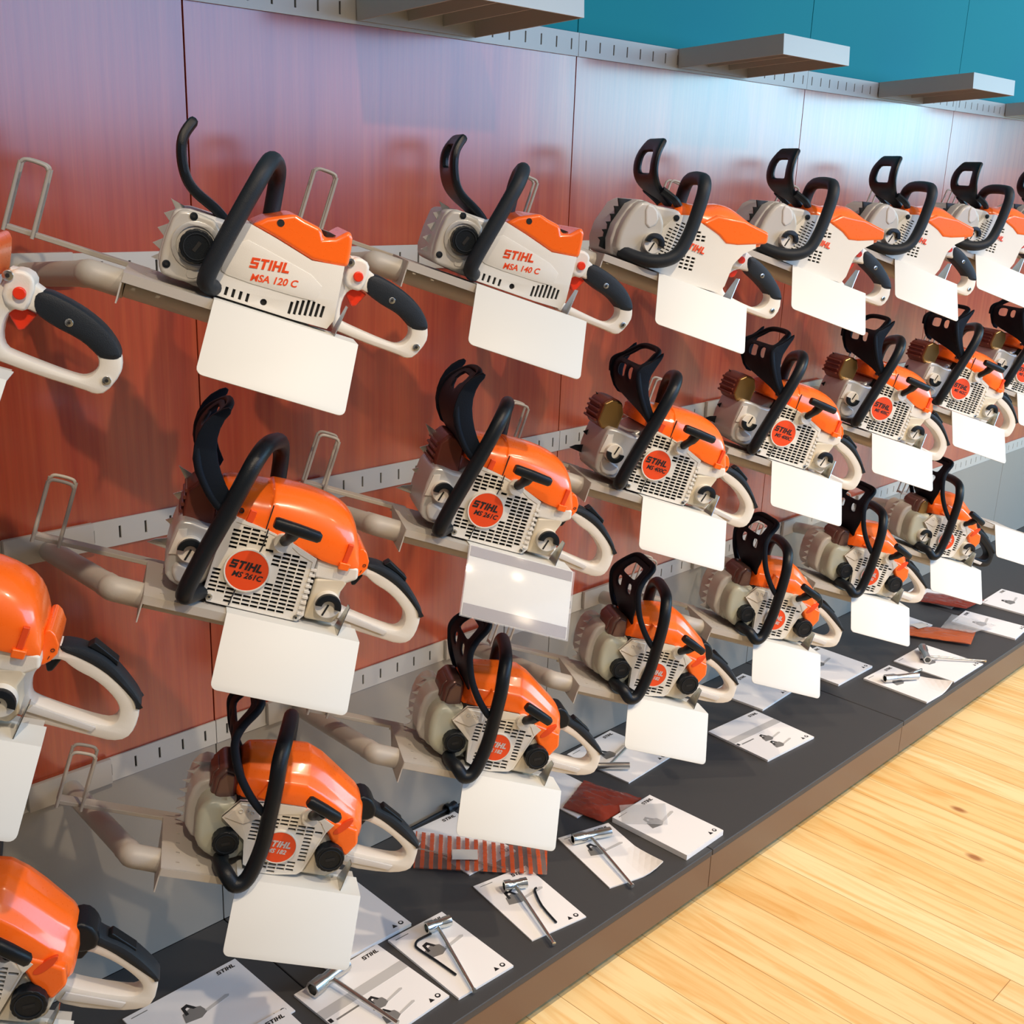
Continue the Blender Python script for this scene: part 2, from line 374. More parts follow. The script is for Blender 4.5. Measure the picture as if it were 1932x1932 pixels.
# slotted rails: one per panel width and height
def rail_mesh(n=20):
    out = [(0.0008, -.050), (.9992, -.050), (.9992, 0), (.0008, 0)]
    hs = [[(x-.0022, -.037), (x+.0022, -.037), (x+.0022, -.014), (x-.0022, -.014)] for x in [.025+.05*i for i in range(n)]]
    return plate(out, hs, -.005, -.0013, 0)
rm = rail_mesh(); back = box((0.001, -.0012, -.045), (.999, -.0004, -.005))
names = {Z1: 'upper', Z2: 'middle', Z3: 'lower', Z0+.047: 'top'}
for z, nm in names.items():
    for xi in range(-2, 6):
        r = empty('slotted_rail'); r.location = (xi, 0, z)
        part('rail_strip', rm, 'rail', r); part('slot_backing', back, 'slot', r)
        where = {-2: 'outside the frame at left', -1: 'at the left edge of the photo, first wall bay', 0: 'second wall bay from the left', 1: 'third wall bay from the left', 2: 'fourth wall bay from the left',
                 3: 'fifth wall bay, far right', 4: 'sixth wall bay, farthest right', 5: 'last wall bay, beyond the far right'}[xi]
        tag(r, 'grey slotted %s wall rail, %s' % (nm, where), 'rail', 'slotted wall rails')
# deck: one module per metre
for xi in range(-2, 6):
    d = empty('plinth'); d.location = (xi, 0, 0)
    tp = box((.001, -.565, -.018), (.999, -.0015, 0), .0025); fr = box((.001, -.562, -.108), (.999, -.552, -.0185), .001)
    part('deck_top', tp, 'deck', d); part('front_panel', fr, 'deckfront', d)
    bm = bmesh.new(); box_into(bm, (.05, -.50, FL+.001), (.95, -.02, -.019)); part('base_frame', finish(bm, smooth=False), 'gap', d)
    for fx in (.03, .97):
        part('levelling_foot', disc(0, 0, .016, 0, .02, 16).copy(), 'black', d).matrix_basis = Matrix.Translation((fx, -.515, FL+.001)) @ Matrix.Rotation(math.radians(90), 4, 'X')
        part('levelling_foot', tube([(fx, -.515, FL+.002), (fx, -.515, -.019)], .006, 10, 1), 'black', d)
    tag(d, 'long charcoal display plinth section with brown front, %s' % {-2: 'hidden past the left edge', -1: 'nearest at the bottom left', 0: 'second from the left, under the nearest booklets', 1: 'middle one on the pine floor',
        2: 'behind the second front seam', 3: 'far right one with bagged booklets', 4: 'next to last at far right', 5: 'last at far right'}[xi], 'plinth', 'display plinth sections')

# ------------------------------------------------------------------ saw parts shared by several kinds
PI = math.pi
def quick_cap(root, cx, cz, r, y, name, flip=False, lab='white and black half-turn cap'):
    c = part(name, disc(cx, cz, r, y-.012, y+.004), 'white', root, lab)
    s = 1 if not flip else -1; arc = []
    for k in range(17):
        a = PI*k/16*1.05-.1; arc.append((cx+r*.99*math.cos(a), cz+s*r*.99*math.sin(a)))
    inner = [(cx+r*.5*math.cos(PI*k/16*1.05-.1), cz+s*r*.5*math.sin(PI*k/16*1.05-.1)) for k in range(16, -1, -1)]
    part('cap_grip', plate(arc+inner, [], y-.020, y-.011, .0005), 'black', c)
    a = -s*PI/2-.25; q = Vector((math.cos(a), math.sin(a))); p = Vector((-q.y, q.x)); o = Vector((cx, cz))
    sl = [o-q*r*.1-p*.0014, o+q*r*.85-p*.0014, o+q*r*.85+p*.0014, o-q*r*.1+p*.0014]
    part('cap_slot', plate([tuple(v) for v in sl], [], y-.0128, y-.0118), 'dark', c)
def screw_cap(root, cx, cz, r, y, name, ang=.4):
    c = part(name, disc(cx, cz, r, y-.016, y+.005, 48, .002, .035), 'black', root, 'black ribbed screw cap')
    o = Vector((cx, cz)); q = Vector((math.cos(ang), math.sin(ang))); p = Vector((-q.y, q.x)); L = r*.32
    part('cap_slot', plate([tuple(v) for v in (o-q*L-p*.0025, o+q*L-p*.0025, o+q*L+p*.0025, o-q*L+p*.0025)], [], y-.0168, y-.0155), 'dark', c)
    ringo = circle(cx, cz, r*.78, 32); ringi = circle(cx, cz, r*.72, 32)
    part('cap_ring', plate(ringo, [ringi], y-.0175, y-.015), 'rubber', c)
def screw(root, x, z, y, r=.005, m='metal'):
    s = part('screw', join(disc(x, z, r, y-.0015, y+.003, 16, .0006)), m, root); part('screw_recess', disc(x, z, r*.42, y-.0019, y, 6, 0), 'dark', s)
def roundel(root, cx, cz, r, y, model, m='ink', ang=0.0):
    p = part('roundel', disc(cx, cz, r, y-.003, y+.004, 48, .001), 'orange2', root, 'orange round badge')
    part('roundel_rim', plate(circle(cx, cz, r*1.06, 48), [circle(cx, cz, r*.985, 48)], y-.0035, y+.003, .0004), 'white', p)
    h = r*.40; w = h*4.0
    ca, sa = math.cos(ang), math.sin(ang); ox = cx-w/2*ca-.05*r; oz = cz-w/2*sa+.02*r
    part('lettering', logo((ox, y-.0032, oz), ang, h), m, p)
    part('lettering', text(model, (cx-w*.40*ca+h*.6*sa, y-.0032, cz-w*.42*sa-h*.95), ang, h*.68, bold=.035), m, p)
def starter_grip(root, a, b, stem, base, y=-.045, r=.0085):
    a, b = Vector((a[0], y, a[1])), Vector((b[0], y-.004, b[1])); d = (b-a); L = d.length; d.normalize(); up = Vector((-d.z, 0, d.x))
    bm = bmesh.new(); pr = []
    for t, s in ((0, .8), (.06, 1), (.5, 1.05), (.94, .95), (1, .6)):
        c = a+d*L*t; rr = r*s
        pr.append([bm.verts.new(c+up*rr*p+Vector((0, 1, 0))*rr*q*.9) for p, q in ((-1, -.6), (-1, .6), (-.6, 1), (.6, 1), (1, .6), (1, -.6), (.6, -1), (-.6, -1))])
    for u, v in zip(pr, pr[1:]):
        for k in range(8): bm.faces.new((u[k], u[(k+1) % 8], v[(k+1) % 8], v[k]))
    bm.faces.new(pr[0]); bm.faces.new(pr[-1][::-1])
    g = part('starter_grip', finish(bm, ang=50), 'black', root)
    part('grip_stem', tube([(stem[0], y+.002, stem[1]), ((stem[0]*.5+base[0]*.5), y+.018, (stem[1]+base[1])*.5), (base[0], .004, base[1])], [.0105, .0085, .008], 12, 4), 'black', g)
    part('stem_boss', tube([(base[0], .012, base[1]), (base[0]+.0005, -.012, base[1]+.004)], .0145, 18, 1), 'white', root)
    return g
def rear_handle(root, outer, hole, pad, y=.078, t=.017, m='white'):
    h = part('rear_handle', plate(mm(outer), [mm(hole)], y-t, y+t, .005, 1, 2), m, root)
    part('grip_pad', plate(mm(pad), [], y-t-.0025, y+t+.0025, .007, 2), 'rubber', h)
    return h

# ------------------------------------------------------------------ kind A: small battery saw
def saw_small_battery(model):
    root = empty('chainsaw')
    part('housing', prism(mm([(-236, 4), (-288, 10), (-294, 30), (-294, 60), (-290, 98), (-270, 104), (-219, 105), (-188, 111), (-148, 103), (-94, 91), (-50, 96), (-44, 49), (-42, 20), (-48, 4), (-95, 3), (-154, 2)]), .012, .145, .008), 'light', root)
    side = mm([(-222, 3), (-222, 60), (-214, 104), (-188, 112), (-148, 104), (-94, 91), (-48, 98), (-43, 49), (-40, 20), (-46, 5), (-95, 3)])
    vents = [mm([(x, 7), (x+4, 7), (x+4, 19), (x, 19)]) for x in (-207, -197, -187, -177, -167)]
    vents += [mm([(-106+7.4*i, 9+i*1.5), (-102+7.4*i, 9+i*1.5), (-102+7.4*i, (27, 31, 34, 39, 37, 36, 35)[i]), (-106+7.4*i, (27, 31, 34, 39, 37, 36, 35)[i])]) for i in range(7)]
    vents += [circle(-.142, .014, .0048, 12)]
    part('side_panel', plate(side, vents, 0, .004, .0004), 'white', root); part('side_base', plate(side, [], .0052, .014, .0008), 'white', root)
    part('vent_shade_sheet', box((-.214, .0041, .004), (-.05, .0050, .05)), 'dark', root)  # dark sheet added so the vents read as deep shade
    part('raised_field', plate(chaikin(mm([(-198, 92), (-150, 84), (-70, 68), (-72, 40), (-82, 36), (-195, 33), (-214, 40)]), 1), [], -.0012, .002, .0006), 'white', root)
    fc = mm([(-238, 8), (-278, 7), (-289, 12), (-293, 50), (-288, 98), (-268, 103), (-226, 100), (-217, 60), (-228, 20)])
    part('sprocket_cover', prism(fc, -.004, .03, .006, 1), 'grey', root)
    part('cover_rib', plate(chaikin(circle(-.250, .060, .034, 12), 1), [chaikin(circle(-.250, .060, .027, 12), 1)], -.0065, 0, .001), 'silver', root)
    part('cover_window', prism(mm([(-253, 14), (-238, 16), (-236, 27), (-244, 32), (-252, 30)]), -.0052, 0, .001, 1), 'grey', root)
    screw_cap(root, -.249, .060, .0235, -.003, 'oil_cap', 1.2)
    screw(root, -.263, .097, -.004, .0055, 'black'); screw(root, -.281, .024, -.004, .0055, 'black')
    top = mm([(-188, 111), (-170, 127), (-135, 145), (-119, 141), (-94, 138), (-87, 126), (-72, 131), (-55, 149), (-48, 139), (-45, 123), (-42, 98), (-60, 94), (-94, 91), (-148, 104)])
    tc = part('top_cover', prism(top, .001, .138, .007), 'orange', root)
    part('latch_recess', disc(-.150, .1265, .0052, .0005, .004, 20, 0), 'dark', tc)
    part('battery_opening', box((-.082, .03, .118), (-.058, .11, .1345)), 'dark', tc)
    sp = [(-280, 20), (-303, 22), (-290, 34), (-306, 42), (-292, 54), (-305, 64), (-290, 76), (-302, 86), (-288, 96), (-298, 108), (-278, 104), (-262, 60)]
    part('bumper_spike', plate(mm(sp), [], .05, .054, .0005), 'silver', root)
    part('lettering', logo((-.1745, -.0014, .0545), .165, .0145), 'orange2', root)
    part('lettering', text(model, (-.1690, -.0014, .0375), .165, .0102, bold=.03), 'orange2', root)
    part('hand_guard', join(sheet([(-.213, .098), (-.236, .114), (-.262, .124), (-.281, .136), (-.294, .155), (-.303, .18), (-.303, .20), (-.294, .222)],
        [(.02, .10), (.02, .10), (.012, .105), (.008, .108), (.005, .11), (.005, .11), (.01, .105), (.02, .09)], {(i, j) for i in (9, 10, 11) for j in (2, 3, 4, 5)}, .014)), 'black', root)
    part('front_handle', tube([(-.206, .02, .013), (-.218, -.006, .013), (-.226, -.020, .024), (-.219, -.026, .07), (-.207, -.026, .125), (-.196, -.02, .172), (-.190, -.004, .193), (-.184, .02, .203), (-.176, .06, .203), (-.168, .1, .196), (-.162, .124, .175), (-.155, .128, .115)], .0125), 'rubber', root)
    h = rear_handle(root, [(-42, 112), (-13, 114), (-3, 99), (44, 91), (81, 76), (105, 55), (113, 40), (115, 25), (104, -2), (92, -8), (78, -6), (20, -4), (-44, 2)],
        [(-7, 73), (24, 63), (61, 56), (83, 42), (89, 26), (79, 9), (60, 7), (0, 13), (-25, 17), (-28, 60)],
        [(-2, 101), (44, 94), (82, 79), (106, 58), (112, 42), (88, 36), (80, 42), (60, 53), (24, 60), (-2, 71)])
    part('collar', prism(mm([(-36, 113), (-12, 115), (-2, 104), (-4, 72), (-12, 66), (-36, 70)]), .054, .102, .006, 1), 'white', h)
    part('lock_button', disc(-.017, .088, .0075, .048, .06, 20, .002), 'red', h, 'round orange-red lock button')
    part('trigger', prism(mm([(-34, 76), (6, 66), (-4, 45), (-10, 41), (-28, 60)]), .070, .086, .003), 'red', h)
    screw(h, -.034, .104, .053, .0065); screw(h, .043, .070, .059, .005); screw(h, .101, .014, .060, .0055)
    return root
# ------------------------------------------------------------------ kind B: larger battery saw
def saw_large_battery():
    root = empty('chainsaw')
    part('housing', prism(mm([(-305, 2), (-316, 30), (-316, 60), (-302, 106), (-285, 122), (-245, 122), (-205, 128), (-170, 126), (-154, 122), (-103, 112), (-80, 102), (-20, 124), (-15, 112), (-36, 95), (-50, 68), (-52, 20), (-60, 3), (-130, 0)]), .012, .150, .010), 'light', root)
    sidep = mm([(-222, 2), (-232, 40), (-226, 80), (-205, 118), (-176, 127), (-154, 122), (-103, 111), (-80, 102), (-20, 126), (-15, 114), (-36, 95), (-50, 68), (-51, 22), (-58, 4), (-130, 0)])
    g1 = mm([(-219, 24), (-212, 92), (-196, 112), (-176, 112), (-178, 24)])
    g2 = mm([(-172, 96), (-160, 112), (-118, 104), (-128, 84), (-170, 78)]); g3 = mm([(-172, 62), (-126, 58), (-130, 26), (-170, 22)])
    hs = slots(g1, -.05, .0105, .0066, .0088, .0028, margin=.0003)+slots(g2, .2, .0115, .0075, .0085, .004, margin=.0005)+slots(g3, .1, .0115, .0075, .0085, .004, margin=.0005)
    part('side_panel', plate(sidep, hs, 0, .004, 0), 'white', root); part('side_base', plate(sidep, [], .0052, .014, .0008), 'white', root)
    part('vent_shade_sheet', plate(mm([(-225, 20), (-225, 80), (-196, 112), (-120, 106), (-120, 20)]), [], .0041, .0050), 'dark', root)  # added dark sheet, gives the slots their shade
    part('sprocket_cover', prism(mm([(-228, 6), (-300, 2), (-312, 20), (-314, 60), (-302, 104), (-285, 124), (-252, 122), (-230, 104), (-219, 80), (-221, 40)]), -.010, .05, .009, 1, .06), 'grey', root)
    part('cover_ridge', prism(mm([(-262, 66), (-238, 90), (-256, 118), (-282, 116)]), -.013, 0, .005, 1), 'light', root)
    quick_cap(root, -.240, .049, .0205, -.010, 'oil_cap')
    sp = [(-300, 8), (-322, 10)]
    for i in range(6): sp += [(-324+i*1.5, 22+i*17), (-331+i*2.5, 26+i*17), (-321+i*2.5, 31+i*16.5)]
    sp += [(-290, 118), (-280, 60)]
    part('bumper_spike', plate(mm(sp), [], .045, .049, .0005), 'black', root)
    secs = [(-.205, .118, .142, .02, .13), (-.188, .12, .150, .008, .138), (-.165, .118, .153, .004, .142), (-.135, .113, .158, .002, .144), (-.120, .11, .170, .002, .144), (-.092, .106, .178, .002, .144), (-.066, .103, .174, .002, .144), (-.035, .108, .165, .002, .144), (-.006, .118, .158, .004, .140), (.003, .122, .148, .012, .13)]
    tc = part('top_cover', loft(secs, [(0, 0), (.0, .45), (.10, .8), (.28, 1), (.72, 1), (.9, .8), (1, .45), (1, 0)]), 'orange', root)
    part('cover_flank', prism(mm([(-150, 121), (-120, 146), (-60, 156), (0, 152), (6, 130), (-14, 122), (-56, 106), (-82, 100), (-104, 110)]), -.003, .03, .006), 'orange', root)
    screw(root, -.204, .112, -.001, .006, 'black')
    part('lettering', logo((-.172, -.0016, .064), .02, .0135), 'orange2', root)
    part('hand_guard', join(sheet([(-.200, .135), (-.222, .147), (-.248, .155), (-.268, .168), (-.279, .19), (-.281, .218), (-.272, .248)],
        [(.045, .075), (.040, .085), (.02, .115), (.006, .124), (.004, .126), (.008, .122), (.022, .106)], {(i, j) for i in (7, 8, 9) for j in (2, 3, 4, 5)}, .012),
        tube([(-.196, .03, .138), (-.215, .02, .146), (-.245, .02, .154)], .008, 8), tube([(-.196, .12, .138), (-.215, .12, .146), (-.245, .11, .154)], .008, 8)), 'black', root)
    part('front_handle', tube([(-.292, .004, .016), (-.270, -.012, .012), (-.240, -.028, .014), (-.210, -.036, .026), (-.190, -.038, .048), (-.182, -.038, .09), (-.182, -.038, .14), (-.184, -.036, .175), (-.184, -.024, .192), (-.180, .0, .199), (-.170, .06, .204), (-.162, .105, .202), (-.156, .128, .185), (-.152, .132, .13)], .0135), 'rubber', root)
    h = rear_handle(root, [(-40, 112), (-10, 112), (8, 104), (50, 92), (100, 62), (116, 46), (124, 20), (116, -4), (100, -10), (0, -8), (-60, 0)],
        [(14, 72), (50, 62), (86, 42), (92, 26), (80, 8), (60, 3), (0, 8), (-22, 16), (-26, 40), (-10, 66)],
        [(2, 106), (52, 95), (102, 65), (117, 47), (120, 38), (94, 32), (84, 42), (50, 58), (12, 70)])
    part('collar', prism(mm([(-36, 108), (-12, 110), (0, 104), (-2, 72), (-12, 66), (-36, 70)]), .050, .106, .006, 1), 'white', h)
    part('lock_button', disc(-.012, .086, .0075, .044, .06, 20, .002), 'red', h, 'round red lock button')
    part('trigger', prism(mm([(-36, 72), (2, 64), (-2, 50), (-10, 46), (-28, 58)]), .070, .086, .003), 'red', h)
    screw(h, .052, .072, .059, .005); screw(h, .106, .012, .060, .0055)
    return root
# ------------------------------------------------------------------ kinds C and D: petrol saws with a grille and a round badge
def saw_pro(model, f=0, big=False):
    """f: how far the front reaches forward (mm)"""
    root = empty('chainsaw')
    part('crankcase', prism(mm([(-240, 2), (-296-f, 12), (-302-f, 60), (-290-f, 100), (-262, 112), (-236, 138), (-150, 126), (-100, 108), (-94, 5)]), .026, .140, .008), 'silver', root)
    part('oil_tank', prism(mm([(-296-f, 14), (-312-f, 30), (-315-f, 68), (-312-f, 112), (-300-f, 117), (-262, 112), (-238, 120), (-236, 60), (-250, 24), (-268, 12)]), .004, .120, .009, 1), 'silver', root, 'bright silver-grey oil tank')
    part('tank_relief', prism(mm([(-290-f, 16), (-303-f, 36), (-300-f, 52), (-280-f, 48), (-262-f*.5, 40), (-264-f*.5, 22)]), -.001, .03, .006, 1), 'grey', root)
    part('type_plate', plate(mm([(-312-f, 60), (-308-f, 100), (-296-f, 104), (-290-f, 64)]), [], .001, .006, .0006), 'label', root, 'pale rating label')
    cov = mm([(-233, 140), (-222, 139), (-183, 133), (-151, 126), (-99, 107), (-99, 74), (-92, 14), (-100, 2), (-149, 1.5), (-240, 2), (-249, 20), (-248, 60), (-246, 101)])
    rc = (-.196, .065) if not big else (-.196, .070)
    inner = mm([(-231, 134), (-184, 130), (-154, 124), (-126, 108), (-104, 101), (-103, 72), (-96, 16), (-103, 5), (-149, 4), (-238, 5), (-246, 22), (-245, 60), (-243, 100)])
    hs = slots(inner, .02, .0136, .0066, .0118, .0045, [(rc[0], rc[1], .0350), (-.156, .122, .018), (-.238, .010, .009), (-.103, .008, .008)], margin=.0004)
    part('starter_cover', plate(cov, hs, -.001, .0035, 0), 'white', root)
    part('grille_backing', plate(cov, [], .0075, .030, .001), 'dark', root)
    fins = bmesh.new()
    for i in range(9): box_into(fins, (-.1035+.0006*i*0, -.004, .014+i*.0092), (-.0945, .002, .0175+i*.0092))
    part('cooling_fins', finish(fins, smooth=False), 'white', root)
    part('cover_rim', plate(cov, [inner], -.0018, .007, 0), 'white', root)
    part('pull_cord', tube([(-.183, -.0024, .136), (-.184, -.004, .110), (-.186, -.005, .098)], .0009, 6), 'ink', root)
    part('pull_cord', tube([(-.203, -.004, .036), (-.206, -.0026, .015), (-.207, -.0026, .004)], .0009, 6), 'ink', root)
    roundel(root, rc[0], rc[1], .0325, -.003, model)
    screw(root, -.238, .010, -.002, .005); screw(root, -.103, .008, -.002, .005)
    part('carrier_band', prism(mm([(-98, 106), (-30, 106), (-26, 88), (-44, 76), (-96, 74)]), .006, .140, .005), 'white', root)
    part('fuel_tank', prism(mm([(-91, 74), (-46, 86), (-40, 78), (-47, 58), (-36, 22), (-44, 8), (-90, 6)]), .006, .130, .006), 'beige', root)
    quick_cap(root, -.062, .040, .0205, .004, 'fuel_cap')
    quick_cap(root, (-.284-f*.001), .076 if not big else .068, .0195, .002, 'oil_cap', flip=big)
    # hood
    secs = [(-.262, .142, .176, .03, .125), (-.250, .140, .184, .010, .138), (-.215, .134, .188, .002, .142), (-.188, .130, .190, .0, .144), (-.186, .130, .194, .0, .144), (-.145, .122, .197, .0, .144), (-.105, .108, .195, .0, .144), (-.075, .103, .188, .0, .144), (-.052, .103, .174, .002, .142), (-.040, .103, .15, .006, .138), (-.030, .100, .126, .010, .13)]
    hood = part('top_cover', loft(secs, [(0, 0), (.0, .40), (.05, .68), (.16, .88), (.30, .97), (.40, 1), (.6, 1), (.70, .97), (.84, .88), (.95, .68), (1, .40), (1, 0)]), 'orange', root)
    part('cover_seam', plate(mm([(-187, 128), (-185.6, 128), (-184.6, 172), (-186, 172)]), [], -.0012, .002), 'ink', hood)
    part('clip_recess_shade', prism(mm([(-60, 112), (-52, 112), (-50, 142), (-58, 142)]), -.0008, .006, .001), 'orange2', hood, 'clip channel with its shade painted darker orange')  # channel is not cut in; its shade is a darker orange
    part('clip_recess_shade', prism(mm([(-218, 138), (-208, 137), (-206, 156), (-216, 157)]), -.0008, .006, .001), 'orange2', hood, 'clip channel with its shade painted darker orange')
    part('clip_ledge', prism(mm([(-64, 100), (-48, 100), (-46, 112), (-64, 112)]), -.004, .006, .002), 'orange', hood)
    part('switch_panel', prism(mm([(-36, 80), (-20, 84), (-8, 108), (-24, 134), (-36, 130)]), .03, .122, .006, 1), 'orange', root)
    part('lettering', text('O', (-.0215, .0292, .104), 0, .005), 'ink', root); part('lettering', text('I', (-.022, .0292, .093), 0, .005), 'ink', root)
    for q in ((-.243, .153, .0040), (-.234, .157, .0028), (-.228, .151, .0040)):
        part('pump_symbol', plate(circle(q[0], q[1], q[2], 14), [circle(q[0], q[1], q[2]*.7, 14)], .0025 if q[0] > -.24 else .006, .012, .0001), 'ink', hood)
    # muffler
    if big: mu = [(-318-f, 106), (-331-f, 120), (-330-f, 160), (-316-f, 172), (-292-f, 172), (-280-f, 150), (-282-f, 106)]
    else: mu = [(-306, 108), (-309, 156), (-294, 177), (-266, 168), (-258, 112)]
    mf = part('muffler', prism(mm(mu), .03, .112, .007), 'brown', root)
    ms = mm([(a-(1 if i in (0, 1, 2) else 0), b) for i, (a, b) in enumerate(mu)])
    part('muffler_side', prism([(a*.985-.004, b*.97+.003) for a, b in mm(mu)], .025, .034, .004), 'bronze' if big else 'brown', mf)
    ribs = bmesh.new()
    for i in range(4): tube_into(ribs, [(mu[1][0]*.001-.001, .036, .118+i*.011), (mu[1][0]*.001-.001, .106, .118+i*.011)], .003, 8, 1)
    part('muffler_rib', finish(ribs), 'brown', mf)
    sx = -f
    sp = [(-298, 30), (-314, 34), (-352, 38), (-340, 47), (-322, 53), (-316, 70), (-334, 80), (-320, 90), (-316, 112), (-334, 124), (-320, 133), (-318, 146), (-338, 170), (-314, 162), (-300, 156), (-296, 90)]
    part('bumper_spike', plate(mm([(a+sx+10, b) for a, b in sp]), [], .098, .101, .0006), 'metal' if not big else 'black', root)
    gz = 0 if not big else 6
    starter_grip(root, (-.184, .160+gz*.001), (-.112, .155+gz*.001), (-.150, .157+gz*.001), (-.157, .118))
    # handle bar and hand guard
    part('front_handle', tube([(-.236, .03, .013), (-.256, .0, .0125), (-.274, -.030, .013), (-.2765, -.040, .028), (-.268, -.042, .08), (-.253, -.042, .15), (-.241, -.040, .21), (-.233, -.028, .240), (-.222, .0, .256), (-.206, .05, .256), (-.190, .10, .246), (-.178, .128, .215), (-.168, .134, .15)], .0132), 'black', root)
    if not big:
        gd = join(sheet([(-.246, .146), (-.268, .160), (-.292, .184), (-.310, .212), (-.316, .24), (-.308, .27), (-.290, .296)],
            [(-.030, .02), (-.030, .09), (-.030, .115), (-.030, .12), (-.026, .112), (-.015, .10), (.0, .075)], {(10, 2), (10, 3), (10, 4), (10, 5), (9, 3), (9, 4)}, .007),
            tube([(-.244, -.034, .148), (-.268, -.032, .160), (-.292, -.032, .184), (-.310, -.032, .212), (-.316, -.028, .24), (-.308, -.018, .27), (-.290, -.002, .296), (-.287, .04, .300), (-.292, .075, .292), (-.309, .10, .268), (-.317, .112, .24), (-.310, .12, .21)], .006, 10))
    else:
        gd = join(sheet([(-.240, .140), (-.268, .165), (-.292, .192), (-.312, .222), (-.316, .247), (-.300, .268), (-.284, .292)],
            [(-.030, -.018), (-.030, .0), (-.030, .118), (-.030, .13), (-.028, .125), (-.020, .105), (-.005, .085)], {(i, j) for i in (9, 10, 11) for j in (1, 2, 3, 4, 5, 6)} | {(7, 2), (7, 4), (7, 5), (6, 4), (6, 5), (6, 2)}, .006),
            tube([(-.238, -.032, .140), (-.268, -.032, .165), (-.292, -.032, .192), (-.312, -.032, .222), (-.318, -.028, .247), (-.300, -.02, .268), (-.282, -.005, .293), (-.279, .04, .298), (-.283, .085, .293), (-.301, .108, .268), (-.318, .125, .247), (-.312, .13, .222)], .0062, 10))
    ck = [(-244, 142), (-290, 172), (-318, 208), (-324, 246), (-316, 280), (-294, 304), (-284, 300), (-294, 278), (-294, 248), (-280, 214), (-258, 184), (-234, 162)]
    if big: ck = [(-238, 132), (-292, 184), (-322, 222), (-324, 252), (-300, 272), (-284, 298), (-280, 290), (-288, 262), (-293, 240), (-286, 212), (-266, 182), (-232, 148)]
    gd = join(gd, plate(mm(ck), [], -.035, -.026, .003, 1), plate(mm(ck[1:-1]), [], .118, .124, .002, 1))
    g = part('hand_guard', gd, 'guard', root)
    if not big:
        wl = plate([(-.030, -.022), (.030, -.022), (.030, .022), (-.030, .022)], [], 0, .0008); wl.transform(Matrix.Translation((-.288, .045, .193)) @ Matrix.Rotation(math.radians(-38), 4, 'Y') @ Matrix.Rotation(math.radians(-90), 4, 'Z') @ Matrix.Scale(.55, 4, (0, 0, 1)))
        part('warning_label', wl, 'label', g)
    h = rear_handle(root, [(-44, 98), (-12, 103), (17, 100), (51, 89), (77, 68), (104, 42), (110, 28), (110, 2), (103, -15), (85, -22), (60, -20), (-30, -13), (-62, 6), (-62, 60)],
        [(-8, 84), (14, 70), (45, 61), (74, 41), (85, 25), (84, 5), (68, -1), (-18, 12), (-32, 20), (-34, 62)],
        [(-14, 103), (17, 105), (52, 94), (80, 73), (108, 46), (111, 28), (102, 38), (72, 62), (45, 78), (14, 88), (-10, 92)])
    part('throttle_lock', prism(mm([(22, 104), (50, 94), (66, 84), (66, 92), (30, 112)]), .068, .088, .002), 'black', h)
    part('trigger', prism(mm([(-30, 84), (-4, 78), (-12, 58), (-18, 56)]), .070, .086, .003), 'black', h)
    part('handle_web', plate(mm([(-30, 2), (-24, 12), (60, -3), (56, -10)]), [], .057, .0605, .0006), 'light', h)
    if big:
        lv = bmesh.new()
        for i in range(7): box_into(lv, (-.240-.001*i, -.003, .052+i*.0085), (-.2265-.0005*i, .0, .0565+i*.0085))
        part('side_louvre', finish(lv, smooth=False), 'dark', root)
    return root
